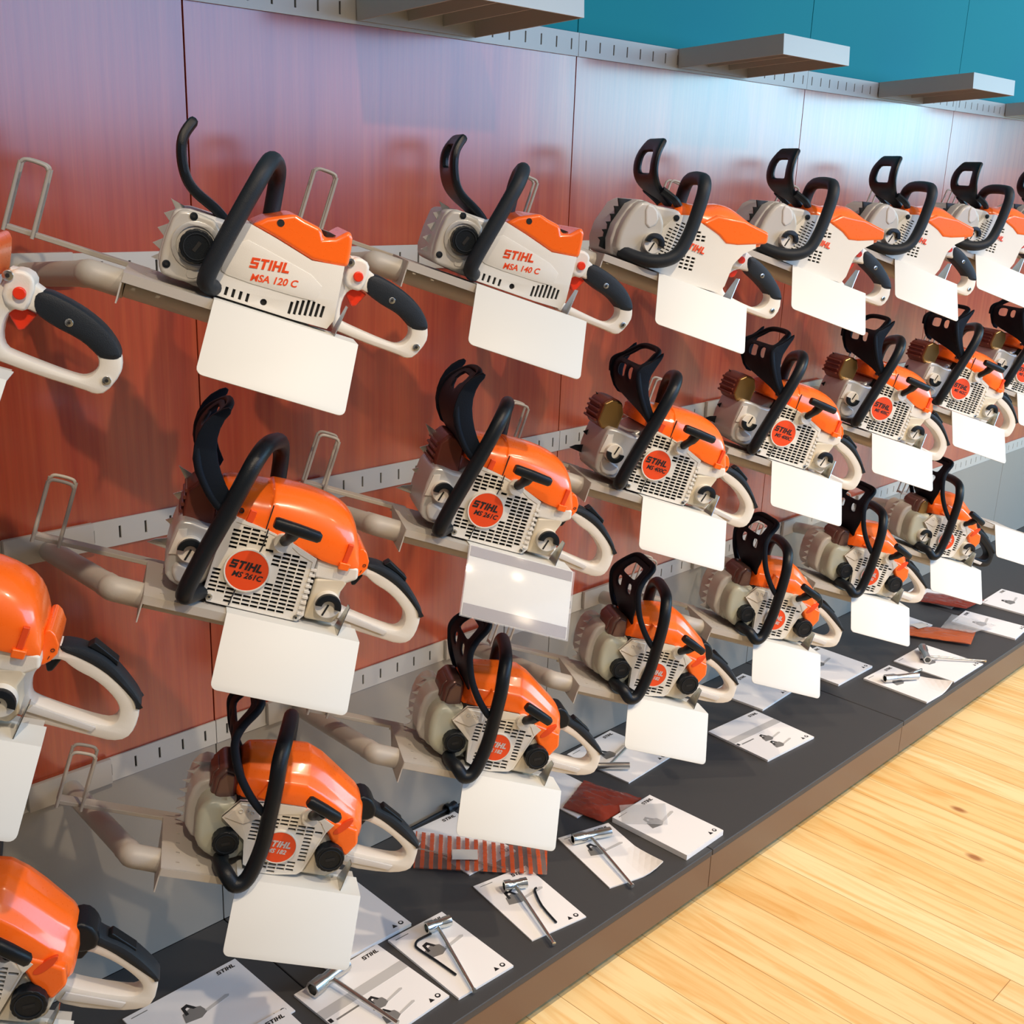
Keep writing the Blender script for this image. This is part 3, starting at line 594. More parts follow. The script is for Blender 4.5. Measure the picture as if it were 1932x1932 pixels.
# ------------------------------------------------------------------ kind E: compact petrol saw
def saw_compact(model='MS 182', dark_handle=False, quick=False):
    root = empty('chainsaw')
    part('crankcase', prism(mm([(-205, 2), (-282, 14), (-294, 60), (-286, 104), (-240, 118), (-100, 112), (-46, 84), (-40, 40), (-60, 8)]), .03, .145, .010), 'tank', root)
    part('chain_cover', prism(mm([(-262, 6), (-300, 20), (-312, 70), (-308, 112), (-284, 128), (-262, 110)]), .05, .15, .008, 1), 'grey', root)
    sp = []
    for i in range(7): sp += [(-300-8*math.sin(i*.5), 12+i*18), (-314-9*math.sin(i*.5), 16+i*18), (-304-8*math.sin(i*.5), 24+i*17)]
    part('bumper_spike', plate(mm([(-285, 10)]+sp+[(-270, 134), (-262, 70)]), [], .098, .101, .0005), 'silver', root)
    part('oil_tank', prism(mm([(-262, 10), (-286, 28), (-296, 62), (-296, 92), (-284, 112), (-262, 110), (-240, 122), (-212, 96), (-204, 60), (-206, 18), (-232, 5)]), .006, .140, .014, 1), 'tank', root, 'cloudy greenish translucent oil tank')
    part('type_plate', box((-.2975, .055, .045), (-.2962, .095, .07), 0), 'label', root)
    if quick: quick_cap(root, -.242, .052, .0205, .004, 'oil_cap')
    else: screw_cap(root, -.242, .050, .0215, .004, 'oil_cap')
    cov = mm([(-238, 122), (-259, 90), (-214, 56), (-203, 12), (-172, 1.5), (-150, 1.5), (-112, 8), (-104, 16), (-86, 92), (-77, 108), (-101, 119), (-133, 131), (-177, 130)])
    inner = mm([(-210, 60), (-226, 86), (-190, 108), (-134, 118), (-100, 110), (-88, 94), (-107, 18), (-116, 9), (-150, 3), (-172, 3), (-200, 14)])
    hs = slots(inner, .03, .0150, .0068, .0130, .0046, [(-.156, .055, .031), (-.120, .120, .019)], margin=.0003)
    part('starter_cover', plate(cov, hs, -.001, .0035, 0), 'white', root)
    part('grille_backing', plate(cov, [], .0075, .032, .001), 'dark', root)
    part('cover_rim', plate(cov, [inner], -.0018, .007, 0), 'white', root)
    part('cover_crest', prism(mm([(-236, 120), (-256, 91), (-224, 84), (-200, 100), (-204, 120)]), -.004, .006, .002), 'white', root)
    roundel(root, -.156, .055, .0285, -.003, model, 'inkpale')
    part('fuel_tank', prism(mm([(-112, 6), (-102, 18), (-86, 86), (-46, 80), (-34, 60), (-40, 22), (-60, 6)]), .006, .135, .006), 'beige', root)
    if quick: quick_cap(root, -.066, .050, .021, .004, 'fuel_cap')
    else: screw_cap(root, -.068, .052, .024, .002, 'fuel_cap')
    secs = [(-.246, .118, .172, .035, .122), (-.236, .118, .184, .016, .138), (-.205, .122, .190, .006, .144), (-.172, .126, .196, .002, .146), (-.138, .122, .200, .002, .146), (-.112, .112, .190, .002, .146), (-.086, .104, .174, .002, .146), (-.060, .088, .158, .004, .142), (-.040, .078, .146, .010, .136), (-.026, .074, .132, .02, .126), (-.020, .076, .110, .03, .12)]
    hood = part('top_cover', loft(secs, [(0, 0), (.0, .34), (.03, .56), (.14, .70), (.24, .90), (.38, 1), (.62, 1), (.76, .90), (.86, .70), (.97, .56), (1, .34), (1, 0)], 0), 'orange', root)
    part('cover_flank', prism(mm([(-112, 104), (-92, 118), (-60, 112), (-34, 106), (-26, 80), (-40, 52), (-74, 78), (-86, 94)]), -.001, .03, .006), 'orange', hood)
    part('cover_recess_shade', prism(mm([(-76, 92), (-66, 92), (-52, 108), (-46, 126), (-56, 122), (-70, 106)]), -.0018, .004, .0006, 2), 'orange2', hood, 'oval recess by the starter grip, its shade painted darker orange')  # no hollow here: the recess shade is a darker orange patch
    part('front_fold', prism(mm([(-214, 132), (-196, 130), (-176, 158), (-200, 166)]), .001, .02, .003), 'orange', hood)
    mu = [(-256, 84), (-283, 108), (-284, 140), (-272, 160), (-250, 160), (-238, 112)]
    mf = part('muffler', prism(mm(mu), .028, .112, .009), 'maroon', root)
    part('muffler_rib', prism(mm([(-286, 112), (-288, 138), (-278, 152), (-278, 116)]), .045, .095, .004), 'maroon', mf)
    part('muffler_side', prism(mm([(-262, 92), (-276, 112), (-276, 140), (-268, 154), (-254, 152), (-244, 112)]), .024, .032, .003), 'bronze' if quick else 'maroon', mf)
    starter_grip(root, (-.142, .166), (-.084, .145), (-.112, .150), (-.122, .116), y=-.04)
    part('front_handle', tube([(-.226, .04, .014), (-.238, .012, .014), (-.240, -.014, .0138), (-.232, -.036, .0135), (-.214, -.0455, .001), (-.197, -.0425, .016), (-.190, -.038, .07), (-.194, -.038, .125), (-.199, -.036, .18), (-.203, -.028, .214), (-.200, -.004, .236), (-.190, .05, .243), (-.180, .10, .238), (-.170, .13, .21), (-.160, .134, .15)], .0128), 'black', root)
    g = part('hand_guard', join(sheet([(-.232, .140), (-.250, .165), (-.264, .19), (-.276, .215), (-.281, .238), (-.274, .262), (-.256, .290)],
        [(.03, .10), (.01, .11), (-.015, .125), (-.028, .13), (-.028, .126), (-.02, .112), (-.004, .092)], {(9, 2), (9, 3), (9, 4), (9, 5), (10, 2), (10, 3), (10, 4), (10, 5), (7, 2), (7, 5), (6, 2), (6, 5)}, .006),
        tube([(-.188, -.030, .118), (-.208, -.032, .130), (-.232, -.032, .152), (-.256, -.031, .182), (-.272, -.030, .212), (-.280, -.028, .238), (-.274, -.02, .262), (-.255, -.004, .290), (-.253, .04, .294), (-.256, .09, .290), (-.274, .112, .262), (-.281, .126, .238), (-.276, .13, .215), (-.262, .128, .18), (-.235, .125, .14)], .0066, 10)), 'guard', root)
    for q in ((-.233, .108, .0042), (-.222, .110, .0028), (-.214, .108, .0036)):
        part('embossed_symbol', plate(circle(q[0], q[1], q[2], 14), [circle(q[0], q[1], q[2]*.6, 14)], -.0050, -.003, .0002), 'light', root)
    screw(root, -.196, .124, -.030, .004)
    hm = 'black' if dark_handle else 'white'
    h = rear_handle(root, [(-40, 130), (-14, 132), (3, 112), (46, 99), (98, 62), (104, 52), (106, 16), (92, 3), (60, -4), (-10, -5), (-42, 8), (-40, 60)],
        [(-14, 92), (23, 82), (57, 65), (84, 44), (83, 30), (68, 22), (-18, 28), (-26, 40), (-26, 76)],
        [(-18, 134), (-2, 128), (3, 117), (48, 104), (100, 66), (106, 52), (96, 54), (54, 78), (20, 96), (-6, 104), (-20, 112)], m=hm)
    part('handle_socket', prism(mm([(-42, 134), (-22, 141), (-6, 132), (6, 114), (0, 98), (-26, 90), (-42, 94)]), .052, .104, .006, 1), 'black', h)
    part('throttle_lock', prism(mm([(14, 112), (46, 100), (60, 92), (60, 99), (20, 120)]), .068, .088, .002), 'black', h)
    part('trigger', prism(mm([(-24, 90), (-2, 88), (-10, 70), (-18, 68)]), .070, .086, .003), 'black', h)
    part('handle_web', plate(mm([(-24, 10), (-20, 22), (66, 15), (62, 6)]), [], .057, .0605, .0006), 'light', h)
    return root

# ------------------------------------------------------------------ placing frame: tilted display trays
YAW, TILT = math.radians(30.3), math.radians(17.8)
U = Vector((math.cos(TILT)*math.cos(YAW), -math.cos(TILT)*math.sin(YAW), -math.sin(TILT)))
Nn = U.cross(Vector((0, 0, 1))).normalized(); Wv = Nn.cross(U)
ZR = {1: Z1, 2: Z2, 3: Z3}
def frame(x, row, dyaw=0):
    o = Vector((x, -.532, ZR[row]-.092))
    m = Matrix(((U.x, -Nn.x, Wv.x, o.x), (U.y, -Nn.y, Wv.y, o.y), (U.z, -Nn.z, Wv.z, o.z), (0, 0, 0, 1)))
    return m
def X(k): return -.05+.502*k

# bracket ------------------------------------------------------------
def bracket():
    root = empty('display_bracket'); F = frame(0, 1); Fi = F.inverted()
    def L(dx, y, dz): return Fi @ Vector((dx, y, Z1+dz))
    # mount plate hooked on the rail (upright, parallel to the wall)
    bm = bmesh.new(); box_into(bm, (-.335, -.016, Z1-.047), (-.178, -.0056, Z1+.003)); me = finish(bm, smooth=False); me = bake(me, [('BEVEL', dict(width=.0015, segments=2))]); me.transform(Fi)
    part('mount_plate', sharp(me), 'bracket', root)
    a = L(-.258, -.012, -.030); e = Vector((-.372, .034, -.024)); f = Vector((-.325, .030, -.024))
    part('arm_tube', tube([a, a.lerp(e, .93)], .0185, 20, 1), 'bracket', root)
    part('elbow', tube([a.lerp(e, .90), a.lerp(e, .96), e, e.lerp(f, .5), f], .0196, 20, 4), 'bracket', root)
    part('tray_tube', tube([f, Vector((-.02, .030, -.024))], .0175, 20, 1), 'bracket', root)
    holes = []
    for i in range(9):
        for j in range(5):
            if i > 6 and j > 1: continue
            holes.append([(-.305+.033*i+a_, .0+.028*j+b_) for a_, b_ in ((-.003, -.0016), (.003, -.0016), (.003, .0016), (-.003, .0016))])
    tr = plate([(-.330, -.022), (-.004, -.022), (-.004, .050), (-.066, .050), (-.066, .135), (-.330, .135)], holes, -.001, .001)
    tr.transform(Matrix(((1, 0, 0, 0), (0, 0, 1, 0), (0, 1, 0, -.0035), (0, 0, 0, 1)))); bm = bmesh.new(); bm.from_mesh(tr); tr = finish(bm, smooth=False)
    part('tray', tr, 'bracket', root)
    bm = bmesh.new(); box_into(bm, (-.330, -.0235, -.016), (-.004, -.0215, -.0025)); box_into(bm, (-.330, .134, -.016), (-.066, .136, -.0025))
    part('tray_lip', finish(bm, smooth=False), 'bracket', root)
    ep = plate([(-.024, -.046), (.060, -.046), (.075, -.03), (.135, -.0026), (-.022, -.0026)], [], 0, .002)
    ep.transform(Matrix(((0, 1, 0, -.331), (1, 0, 0, 0), (0, 0, 1, 0), (0, 0, 0, 1)))); bm = bmesh.new(); bm.from_mesh(ep); part('end_plate', finish(bm, smooth=False), 'bracket', root)
    part('support_strip', box((-.505, .128, -.010), (-.30, .150, -.003), .001), 'bracket', root)
    for yy in (.122, .150):
        part('wire_loop', tube([(-.503, yy, -.012), (-.503, yy, .08), (-.5015, yy, .087), (-.495, yy, .092), (-.472, yy, .092), (-.4655, yy, .087), (-.464, yy, .08), (-.464, yy, -.012)], .0028, 10, 4), 'bracket', root)
    bm = bmesh.new()
    for (a_, b_, c_, d_) in ((-.036, .0002, -.0285, .045),):
        vs = [bm.verts.new(q) for q in ((a_, -.018, b_), (a_, .022, b_), (c_, .008, d_), (c_, -.006, d_), (a_+.0014, -.018, b_), (a_+.0014, .022, b_), (c_+.0014, .008, d_), (c_+.0014, -.006, d_))]
        for f in ((0, 1, 2, 3), (7, 6, 5, 4), (0, 4, 5, 1), (1, 5, 6, 2), (2, 6, 7, 3), (3, 7, 4, 0)): bm.faces.new([vs[i] for i in f])
    part('stop_hook', finish(bm, smooth=False), 'metal', root, 'small upright steel stop at the tray end')
    return root
def place(root, x, row, label, cat, group, fresh):
    o = root if fresh else copy_tree(root)
    o.matrix_world = frame(x, row); tag(o, label, cat, group); return o
B0 = bracket(); note_kids(B0)
rown = {1: 'top row', 2: 'middle row', 3: 'bottom row'}
ordn = {-1: 'at the left edge', 0: 'second from left', 1: 'third from left', 2: 'fourth from left', 3: 'fifth from left', 4: 'sixth from left', 5: 'seventh from left', 6: 'eighth, at far right'}
first = True
for row in (1, 2, 3):
    for k in range(-1, 7):
        place(B0, X(k), row, 'grey wall bracket with perforated tray and wire loops, %s, %s' % (rown[row], ordn[k]), 'bracket', 'display brackets', first); first = False
# cards --------------------------------------------------------------
PH = math.radians(35.1)
def card():
    root = empty('price_card'); cw, ch = .209, .117
    # face in its own plane, fold along x at z=0; then leaned outward
    r = .010; out = [(-cw, 0), (0, 0)]
    for cxx, a0 in ((-r, 0), (-cw+r, -90)):
        for i in range(5):
            a = math.radians(a0-90*i/4); out.append((cxx+r*math.cos(a), -ch+r+r*math.sin(a)))
    face = plate(out[::-1], [], -.0008, .0008, .0002)
    rot = Matrix.Rotation(-PH, 4, 'X')
    face.transform(Matrix.Translation((0, -.0245, -.0005)) @ rot)
    part('card_face', face, 'card', root)
    part('card_flap', box((-cw, -.0245, -.0020), (0, .03, -.0002), .0004), 'card', root)
    return root
def sleeve():
    root = empty('price_card'); cw, ch = .209, .132
    rot = Matrix.Translation((0, -.0245, -.0005)) @ Matrix.Rotation(-PH, 4, 'X')
    a = plate([(-cw, -ch), (0, -ch), (0, 0), (-cw, 0)], [], -.0013, -.0003, .0002); a.transform(rot); part('card_face', a, 'card', root)
    b = plate([(-cw-.003, -ch-.003), (.003, -ch-.003), (.003, 0), (-cw-.003, 0)], [], -.0036, -.0026, .0002); b.transform(rot); part('clear_sleeve', b, 'acrylic', root, 'clear acrylic sleeve')
    for z0, z1 in ((-.020, -.001), (-ch+.001, -ch+.023)):
        c = plate([(-cw+.002, z0), (-.002, z0), (-.002, z1), (-cw+.002, z1)], [], -.0022, -.0016, 0); c.transform(rot); part('grey_band', c, 'strip', root)
    part('card_flap', box((-cw, -.0245, -.0020), (0, .03, -.0002), .0004), 'card', root)
    return root
C0 = card(); note_kids(C0); S0 = sleeve()
S0.matrix_world = frame(X(1), 2); tag(S0, 'white price card with grey bands in a clear sleeve, middle row, third from left', 'price card', 'blank price cards')
first = True
for row in (1, 2, 3):
    for k in range(-1, 7):
        if (row, k) in ((2, 1),): continue
        place(C0, X(k), row, 'blank white price card under the %s, %s' % (rown[row]+' saw' if (row, k) != (3, 6) else 'empty bottom row bracket', ordn[k]), 'price card', 'blank price cards', first); first = False
# saws ---------------------------------------------------------------
A1 = saw_small_battery('MSA 120 C'); A2 = saw_small_battery('MSA 140 C'); B1 = saw_large_battery()
C1 = saw_pro('MS 261C'); D1 = saw_pro('MS 400C', 14, True); D2 = saw_pro('MS 462C', 14, True); E1 = saw_compact(); E2 = saw_compact('MS 171', True, True)
for r_ in (A1, B1, C1, D1, E1): note_kids(r_)
G1, G2, G3 = 'battery chainsaws in the top row', 'petrol chainsaws in the middle row', 'compact chainsaws in the bottom row'
def P(root, k, row, label, g, fresh, dx=0): return place(root, X(k)+dx, row, label, 'chainsaw', g, fresh)
P(A1, 0, 1, 'small white and orange battery chainsaw in the top row, nearest whole one', G1, True)
P(A1, -1, 1, 'small battery chainsaw cut by the left edge, only its rear handle in view, top row', G1, False)
P(A2, 1, 1, 'small white and orange battery chainsaw in the top row, second whole one from the left', G1, True)
P(B1, 2, 1, 'larger battery chainsaw with flat black hand guard, third whole one in the top row', G1, True)
P(B1, 3, 1, 'larger battery chainsaw with flat black hand guard, fourth whole one in the top row', G1, False)
P(B1, 4, 1, 'larger battery chainsaw with flat black hand guard, fifth whole one in the top row', G1, False)
P(B1, 5, 1, 'larger battery chainsaw near the right edge, sixth whole one in the top row', G1, False)
P(B1, 6, 1, 'battery chainsaw cut off by the right edge of the photo, end of the top row', G1, False)
P(C1, 0, 2, 'petrol chainsaw with round orange badge, nearest whole one in the middle row, plain card below', G2, True)
P(C1, -1, 2, 'orange petrol chainsaw cut by the left edge, middle row, white rear handle in view', G2, False)
P(C1, 1, 2, 'petrol chainsaw with round orange badge above the card in a clear sleeve, middle row', G2, False)
P(D1, 2, 2, 'petrol chainsaw with ribbed brown and gold muffler, nearest of its kind, middle row', G2, True)
P(D1, 3, 2, 'petrol chainsaw with ribbed brown and gold muffler, second of its kind, middle row', G2, False)
P(D1, 4, 2, 'petrol chainsaw with ribbed brown and gold muffler, third of its kind, middle row', G2, False)
P(D2, 5, 2, 'petrol chainsaw with brown muffler, next to last in the middle row', G2, True)
P(D1, 6, 2, 'petrol chainsaw cut off by the right edge of the photo, end of the middle row', G2, False)
P(E1, 0, 3, 'compact petrol chainsaw with black screw caps, nearest whole one in the bottom row', G3, True)
P(E1, -1, 3, 'compact orange petrol chainsaw cut by the left edge in the bottom left corner', G3, False)
P(E1, 1, 3, 'compact petrol chainsaw above the orange striped bag, bottom row', G3, False)
P(E1, 2, 3, 'compact petrol chainsaw in the bottom row, third whole one from the left', G3, False)
P(E1, 3, 3, 'compact petrol chainsaw in the bottom row, fourth whole one from the left', G3, False)
P(E1, 4, 3, 'compact petrol chainsaw in the bottom row, just left of the black-handled one', G3, False)
P(E2, 5, 3, 'compact petrol chainsaw with black rear handle, last one in the bottom row', G3, True)

# ------------------------------------------------------------------ tray shelves on the top rail
def shelf():
    root = empty('tray_shelf'); w, d, t = .308, .30, .045
    outer = bmesh.new()
    def b(a, c): box_into(outer, a, c)
    b((0, -d, t-.004), (w, 0, t)); b((0, -d, 0), (.004, 0, t-.004)); b((w-.004, -d, 0), (w, 0, t-.004)); b((.004, -d, 0), (w-.004, -d+.004, t-.004)); b((.004, -.004, 0), (w-.004, 0, t-.004))
    part('tray_shell', finish(outer, smooth=False), 'shelf', root)
    part('stiffener', box((w*.40, -d+.004, .012), (w*.40+.004, -.004, t-.004)), 'shelf', root); part('stiffener', box((w*.7, -d+.004, .012), (w*.7+.004, -.004, t-.004)), 'shelf', root)
    return root
S1 = shelf(); note_kids(S1)
for i, (x, lab) in enumerate(((.362, 'pale grey tray shelf jutting from the top rail, nearest, cut by the top edge'), (1.375, 'pale grey tray shelf on the top rail, second from the left'),
        (2.425, 'pale grey tray shelf on the top rail, third from the left, near the right edge'), (3.42, 'pale grey tray shelf on the top rail, cut by the right edge'))):
    o = S1 if i == 0 else copy_tree(S1)
    o.location = (x, -.0095, Z0+.003); o.rotation_euler = (math.radians(-4.0), 0, 0); tag(o, lab, 'shelf', 'tray shelves on the top rail')

# ------------------------------------------------------------------ booklets, wrenches and bags on the deck
def booklet(corners, label, th=.004, pic=0, logo_on=True, z=0.0, curl=0, icons=True):
    """corners: top-left, top-right, bottom-right, bottom-left of the cover as read, on the deck (x, y)"""
    TL, TR, BR, BL = [Vector((a, b, 0)) for a, b in corners]
    root = empty('booklet'); c = (TL+TR+BR+BL)/4; ex = (TR-TL).normalized(); ey = Vector((-ex.y, ex.x, 0)); w = (TR-TL).length; h = (TL-BL).length
    root.matrix_world = Matrix(((ex.x, ey.x, 0, c.x), (ex.y, ey.y, 0, c.y), (0, 0, 1, z+.0005), (0, 0, 0, 1)))
    ni, nj = 8, 10; bm = bmesh.new()
    def zz(u, v): return curl*(max(0, u-.55)/.45)**2*.8*(max(0, .5-v)*2)**1.2*.03 if curl else 0
    G = [[[bm.verts.new(((i/ni-.5)*w, (j/nj-.5)*h, t*th+zz(i/ni, j/nj))) for j in range(nj+1)] for i in range(ni+1)] for t in (0, 1)]
    for i in range(ni):
        for j in range(nj):
            bm.faces.new((G[1][i][j], G[1][i+1][j], G[1][i+1][j+1], G[1][i][j+1])); bm.faces.new((G[0][i][j], G[0][i][j+1], G[0][i+1][j+1], G[0][i+1][j]))
    for i in range(ni):
        bm.faces.new((G[0][i][0], G[0][i+1][0], G[1][i+1][0], G[1][i][0])); bm.faces.new((G[0][i][nj], G[1][i][nj], G[1][i+1][nj], G[0][i+1][nj]))
    for j in range(nj):
        bm.faces.new((G[0][0][j], G[1][0][j], G[1][0][j+1], G[0][0][j+1])); bm.faces.new((G[0][ni][j], G[0][ni][j+1], G[1][ni][j+1], G[1][ni][j]))
    part('pages', finish(bm, smooth=False), 'paper', root)
    zt = th+.0003
    if logo_on:
        bm = bmesh.new(); logo_into(bm, Vector((w*.5-.052, h*.5-.020, zt)), Vector((1, 0, 0)), Vector((0, 1, 0)), .0105, .0002); part('lettering', finish(bm, smooth=False), 'ink', root)
    def flat(pts, m, nm, dz=0): 
        me = bpy.data.meshes.new(nm); n = len(pts); me.from_pydata([(a, b, zt+dz) for a, b in pts]+[(a, b, zt+dz-.0006) for a, b in pts], [], [tuple(range(n)), tuple(range(2*n-1, n-1, -1))]+[(i, i+n, (i+1) % n+n, (i+1) % n) for i in range(n)])
        return part(nm, me, m, root)
    if icons:
        ix = w*.5-.022; iy = -h*.5+.016
        flat([(ix-.018, iy-.005), (ix-.006, iy-.005), (ix-.012, iy+.006)], 'ink', 'warning_triangle'); flat(circle(ix+.006, iy, .0060, 16), 'ink', 'manual_symbol'); flat(circle(ix+.006, iy+.0005, .0030, 10), 'paper', 'manual_symbol', .0002)
    def minisaw(cx, cy, s):
        flat([(cx+s*a, cy+s*b) for a, b in ((-.026, -.006), (-.022, .008), (-.010, .012), (0, .007), (.002, -.005), (-.008, -.010))], 'inkgrey', 'saw_picture')
        flat([(cx+s*a, cy+s*b) for a, b in ((0, -.002), (.030, .004), (.034, .002), (.032, -.001), (.002, -.006))], 'inkpale', 'saw_picture', .0001)
        flat([(cx+s*a, cy+s*b) for a, b in ((-.020, .004), (-.018, .018), (-.010, .020), (-.004, .008), (-.008, .008), (-.012, .015), (-.015, .014), (-.016, .004))], 'ink', 'saw_picture', .0002)
    if pic == 2:
        flat([(-w*.5, h*.05), (w*.5, h*.05), (w*.5, h*.17), (-w*.5, h*.17)], 'inkpale', 'grey_band'); flat([(-w*.5+.002, -h*.02), (-w*.5+.010, -h*.02), (-w*.5+.010, h*.03), (-w*.5+.002, h*.03)], 'ink', 'black_tab')
        minisaw(.010, -h*.13, 1.35); minisaw(.004, -h*.33, 1.35)
        flat([(-w*.5+.016, -h*.01), (-w*.5+.070, -h*.01), (-w*.5+.070, -h*.03), (-w*.5+.016, -h*.03)], 'inkgrey', 'title_line')
    if pic == 1: minisaw(0, h*.10, 1.7); flat([(-w*.5+.012, h*.5-.010), (-w*.5+.045, h*.5-.010), (-w*.5+.045, h*.5-.012), (-w*.5+.012, h*.5-.012)], 'inkgrey', 'title_line')
    tag(root, label, 'booklet', 'instruction booklets on the plinth'); return root
def quad(c, s, w=.148, h=.215):
    """rectangle of size w x h whose top-left corner is c, s = direction angle of the top edge in degrees"""
    a = math.radians(s); ex = Vector((math.cos(a), math.sin(a))); ey = Vector((-ex.y, ex.x)); c = Vector(c)
    return [tuple(c), tuple(c+ex*w), tuple(c+ex*w-ey*h), tuple(c-ey*h)]
booklet([(.207, -.299), (.353, -.305), (.345, -.530), (.200, -.527)], 'white booklet under a chrome wrench and a hooked black key', .005, 1)
booklet([(.462, -.283), (.607, -.308), (.583, -.524), (.437, -.505)], 'white booklet under a chrome wrench and a straight black key', .003, 1, curl=.0)
booklet([(.752, -.283), (.896, -.323), (.842, -.532), (.692, -.497)], 'white booklet with lifted corner under a long chrome socket wrench', .003, 1, curl=1)
booklet([(.911, -.323), (1.066, -.320), (1.070, -.546), (.913, -.549)], 'thick white booklet at the plinth edge partly under clear film', .014, 1)
booklet([(-.029, -.300), (.183, -.293), (.190, -.508), (-.022, -.515)], 'wide white booklet with two small saw pictures and a grey band, at the bottom edge', .005, 2)
booklet([(-.30, -.135), (-.055, -.131), (-.050, -.335), (-.295, -.340)], 'shaded booklet beside the rear handle in the bottom left corner', .003, 1)
booklet(quad((-.27, -.318), -1, .205, .21), 'booklet cut off by the bottom edge of the photo', .004, 2, z=.004)
booklet([(.052, -.07), (.267, -.076), (.293, -.282), (.080, -.288)], 'booklet partly hidden behind the nearest bottom row card', .008, 0)
booklet(quad((.500, -.020), -2, .148, .225), 'booklet half covered by the orange striped bag', .003, 0)
booklet([(.842, -.052), (.982, -.050), (1.020, -.222), (.862, -.262)], 'thin grey booklet tucked behind the card of the second bottom row saw', .003, 0, False)
booklet([(1.075, -.022), (1.275, -.012), (1.290, -.222), (1.088, -.234)], 'grey shaded booklet under a steel tube wrench, behind the second handle', .004, 1)
booklet([(1.477, -.212), (1.699, -.228), (1.703, -.430), (1.475, -.424)], 'booklet with two small saw pictures lying alone in the middle of the plinth', .006, 2)
booklet([(1.72, -.060), (1.905, -.050), (1.915, -.232), (1.73, -.238)], 'booklet in clear film behind the third bottom row card', .006, 0)
booklet([(2.075, -.095), (2.294, -.099), (2.286, -.310), (2.07, -.306)], 'booklet behind the fourth bottom row card', .007, 1)
booklet([(2.172, -.340), (2.335, -.347), (2.365, -.555), (2.145, -.560)], 'creased booklet near the plinth edge with a dark wrench lying on it', .006, 1, curl=1)
booklet([(2.382, -.336), (2.602, -.340), (2.615, -.553), (2.395, -.549)], 'booklet under a long wrench, farther right near the plinth edge', .004, 1)
booklet([(2.896, -.315), (3.048, -.303), (3.072, -.520), (2.905, -.545)], 'booklet in clear film at the far right of the plinth', .006, 1)
booklet([(3.18, -.30), (3.40, -.295), (3.41, -.50), (3.19, -.505)], 'farthest booklet at the right edge of the photo', .006, 1)
booklet([(2.62, -.06), (2.83, -.08), (2.80, -.27), (2.60, -.262)], 'booklet under the orange bag behind the fifth bottom row card', .006, 0, False)
booklet([(3.02, -.06), (3.16, -.05), (3.17, -.24), (3.05, -.25)], 'booklet seen through the rear handle of the sixth bottom row saw', .006, 0, False)

def wrench(sock, bar, label, r=.0105, m='chrome', z=.018, hexed=True, rb=.0042):
    """sock: two ends of the socket; bar: two ends of the bar (deck x, y)"""
    root = empty('socket_wrench'); a, b = Vector((*sock[0], z)), Vector((*sock[1], z)); d = (b-a).normalized(); L = (b-a).length
    mid = (a+b)/2; root.location = mid; a -= mid; b -= mid
    bm = bmesh.new(); side = Vector((-d.y, d.x, 0)); rings = []
    for t, rr, n6 in ((0, 1.12, 1), (.28, 1.12, 1), (.36, .9, 0), (.66, .9, 0), (.74, 1.0, 1), (1, 1.0, 1)):
        rings.append([bm.verts.new(a+d*L*t+(side*math.cos(q)+Vector((0, 0, 1))*math.sin(q))*r*rr*(1 if not n6 else (.93+.09*abs(math.cos(3*q))))) for q in [2*PI*k/24 for k in range(24)]])
    ins = [[bm.verts.new(v.co.lerp(c, .28)) for v in ring] for ring, c in ((rings[0], a), (rings[-1], b))]
    deep = [[bm.verts.new(v.co+dd) for v in rr] for rr, dd in ((ins[0], d*L*.22), (ins[1], -d*L*.22))]
    def br(p, q):
        for k in range(24): bm.faces.new((p[k], p[(k+1) % 24], q[(k+1) % 24], q[k]))
    for p, q in zip(rings, rings[1:]): br(p, q)
    br(ins[0], rings[0]); br(rings[-1], ins[1]); br(deep[0], ins[0]); br(ins[1], deep[1]); bm.faces.new(deep[0]); bm.faces.new(deep[1][::-1])
    part('socket', finish(bm), m, root)
    p, q = Vector((*bar[0], z))-mid, Vector((*bar[1], z*.5+.003))-mid
    part('bar', tube([p, p.lerp(q, .5), q], [rb, rb, rb*.9], 8, 1), m, root)
    part('blade_tip', tube([q, q+(q-p).normalized()*.006], rb*1.15, 6, 1), m, root)
    tag(root, label, 'wrench', 'wrenches on the plinth'); return root
wrench([(-.009, -.333), (.085, -.317)], [(.038, -.327), (.061, -.499)], 'large dull steel socket wrench on the booklet with two saw pictures', .0145, 'metal', .0250, rb=.0046)
wrench([(.281, -.336), (.336, -.350)], [(.304, -.343), (.231, -.533)], 'chrome socket wrench beside a hooked black key, nearest bright one', .0115)
wrench([(.505, -.344), (.553, -.368)], [(.527, -.356), (.451, -.543)], 'short chrome socket wrench beside a straight black key', .0115)
wrench([(.759, -.324), (.853, -.364)], [(.802, -.342), (.730, -.529)], 'chrome wrench with long socket on the booklet with lifted corner', .0115)
wrench([(1.02, -.09), (1.137, -.194)], [(1.10, -.155), (1.262, -.105)], 'steel tube wrench with crossing blue-grey rod on the shaded booklet', .0095, 'metal', .019)
wrench([(.625, -.020), (.655, -.020)], [(.64, -.020), (.493, -.020)], 'black bar wrench standing against the grey wall panel behind the plinth items', .012, 'black', .016)
wrench([(2.196, -.400), (2.30, -.462)], [(2.25, -.430), (2.37, -.44)], 'dark socket wrench on the creased booklet', .012, 'metal', .022)
wrench([(2.545, -.363), (2.453, -.425)], [(2.478, -.408), (2.612, -.553)], 'dark long-socket wrench on the right-hand booklet, bar pointing to the aisle', .013, 'metal', .020)
def key(P_, label):
    c = Vector(P_[0]); root = empty('hex_key'); root.location = c
    part('key_rod', tube([Vector(q)-c for q in P_], .0026, 6, 3), 'black', root); tag(root, label, 'hex key', 'black keys on the booklets')
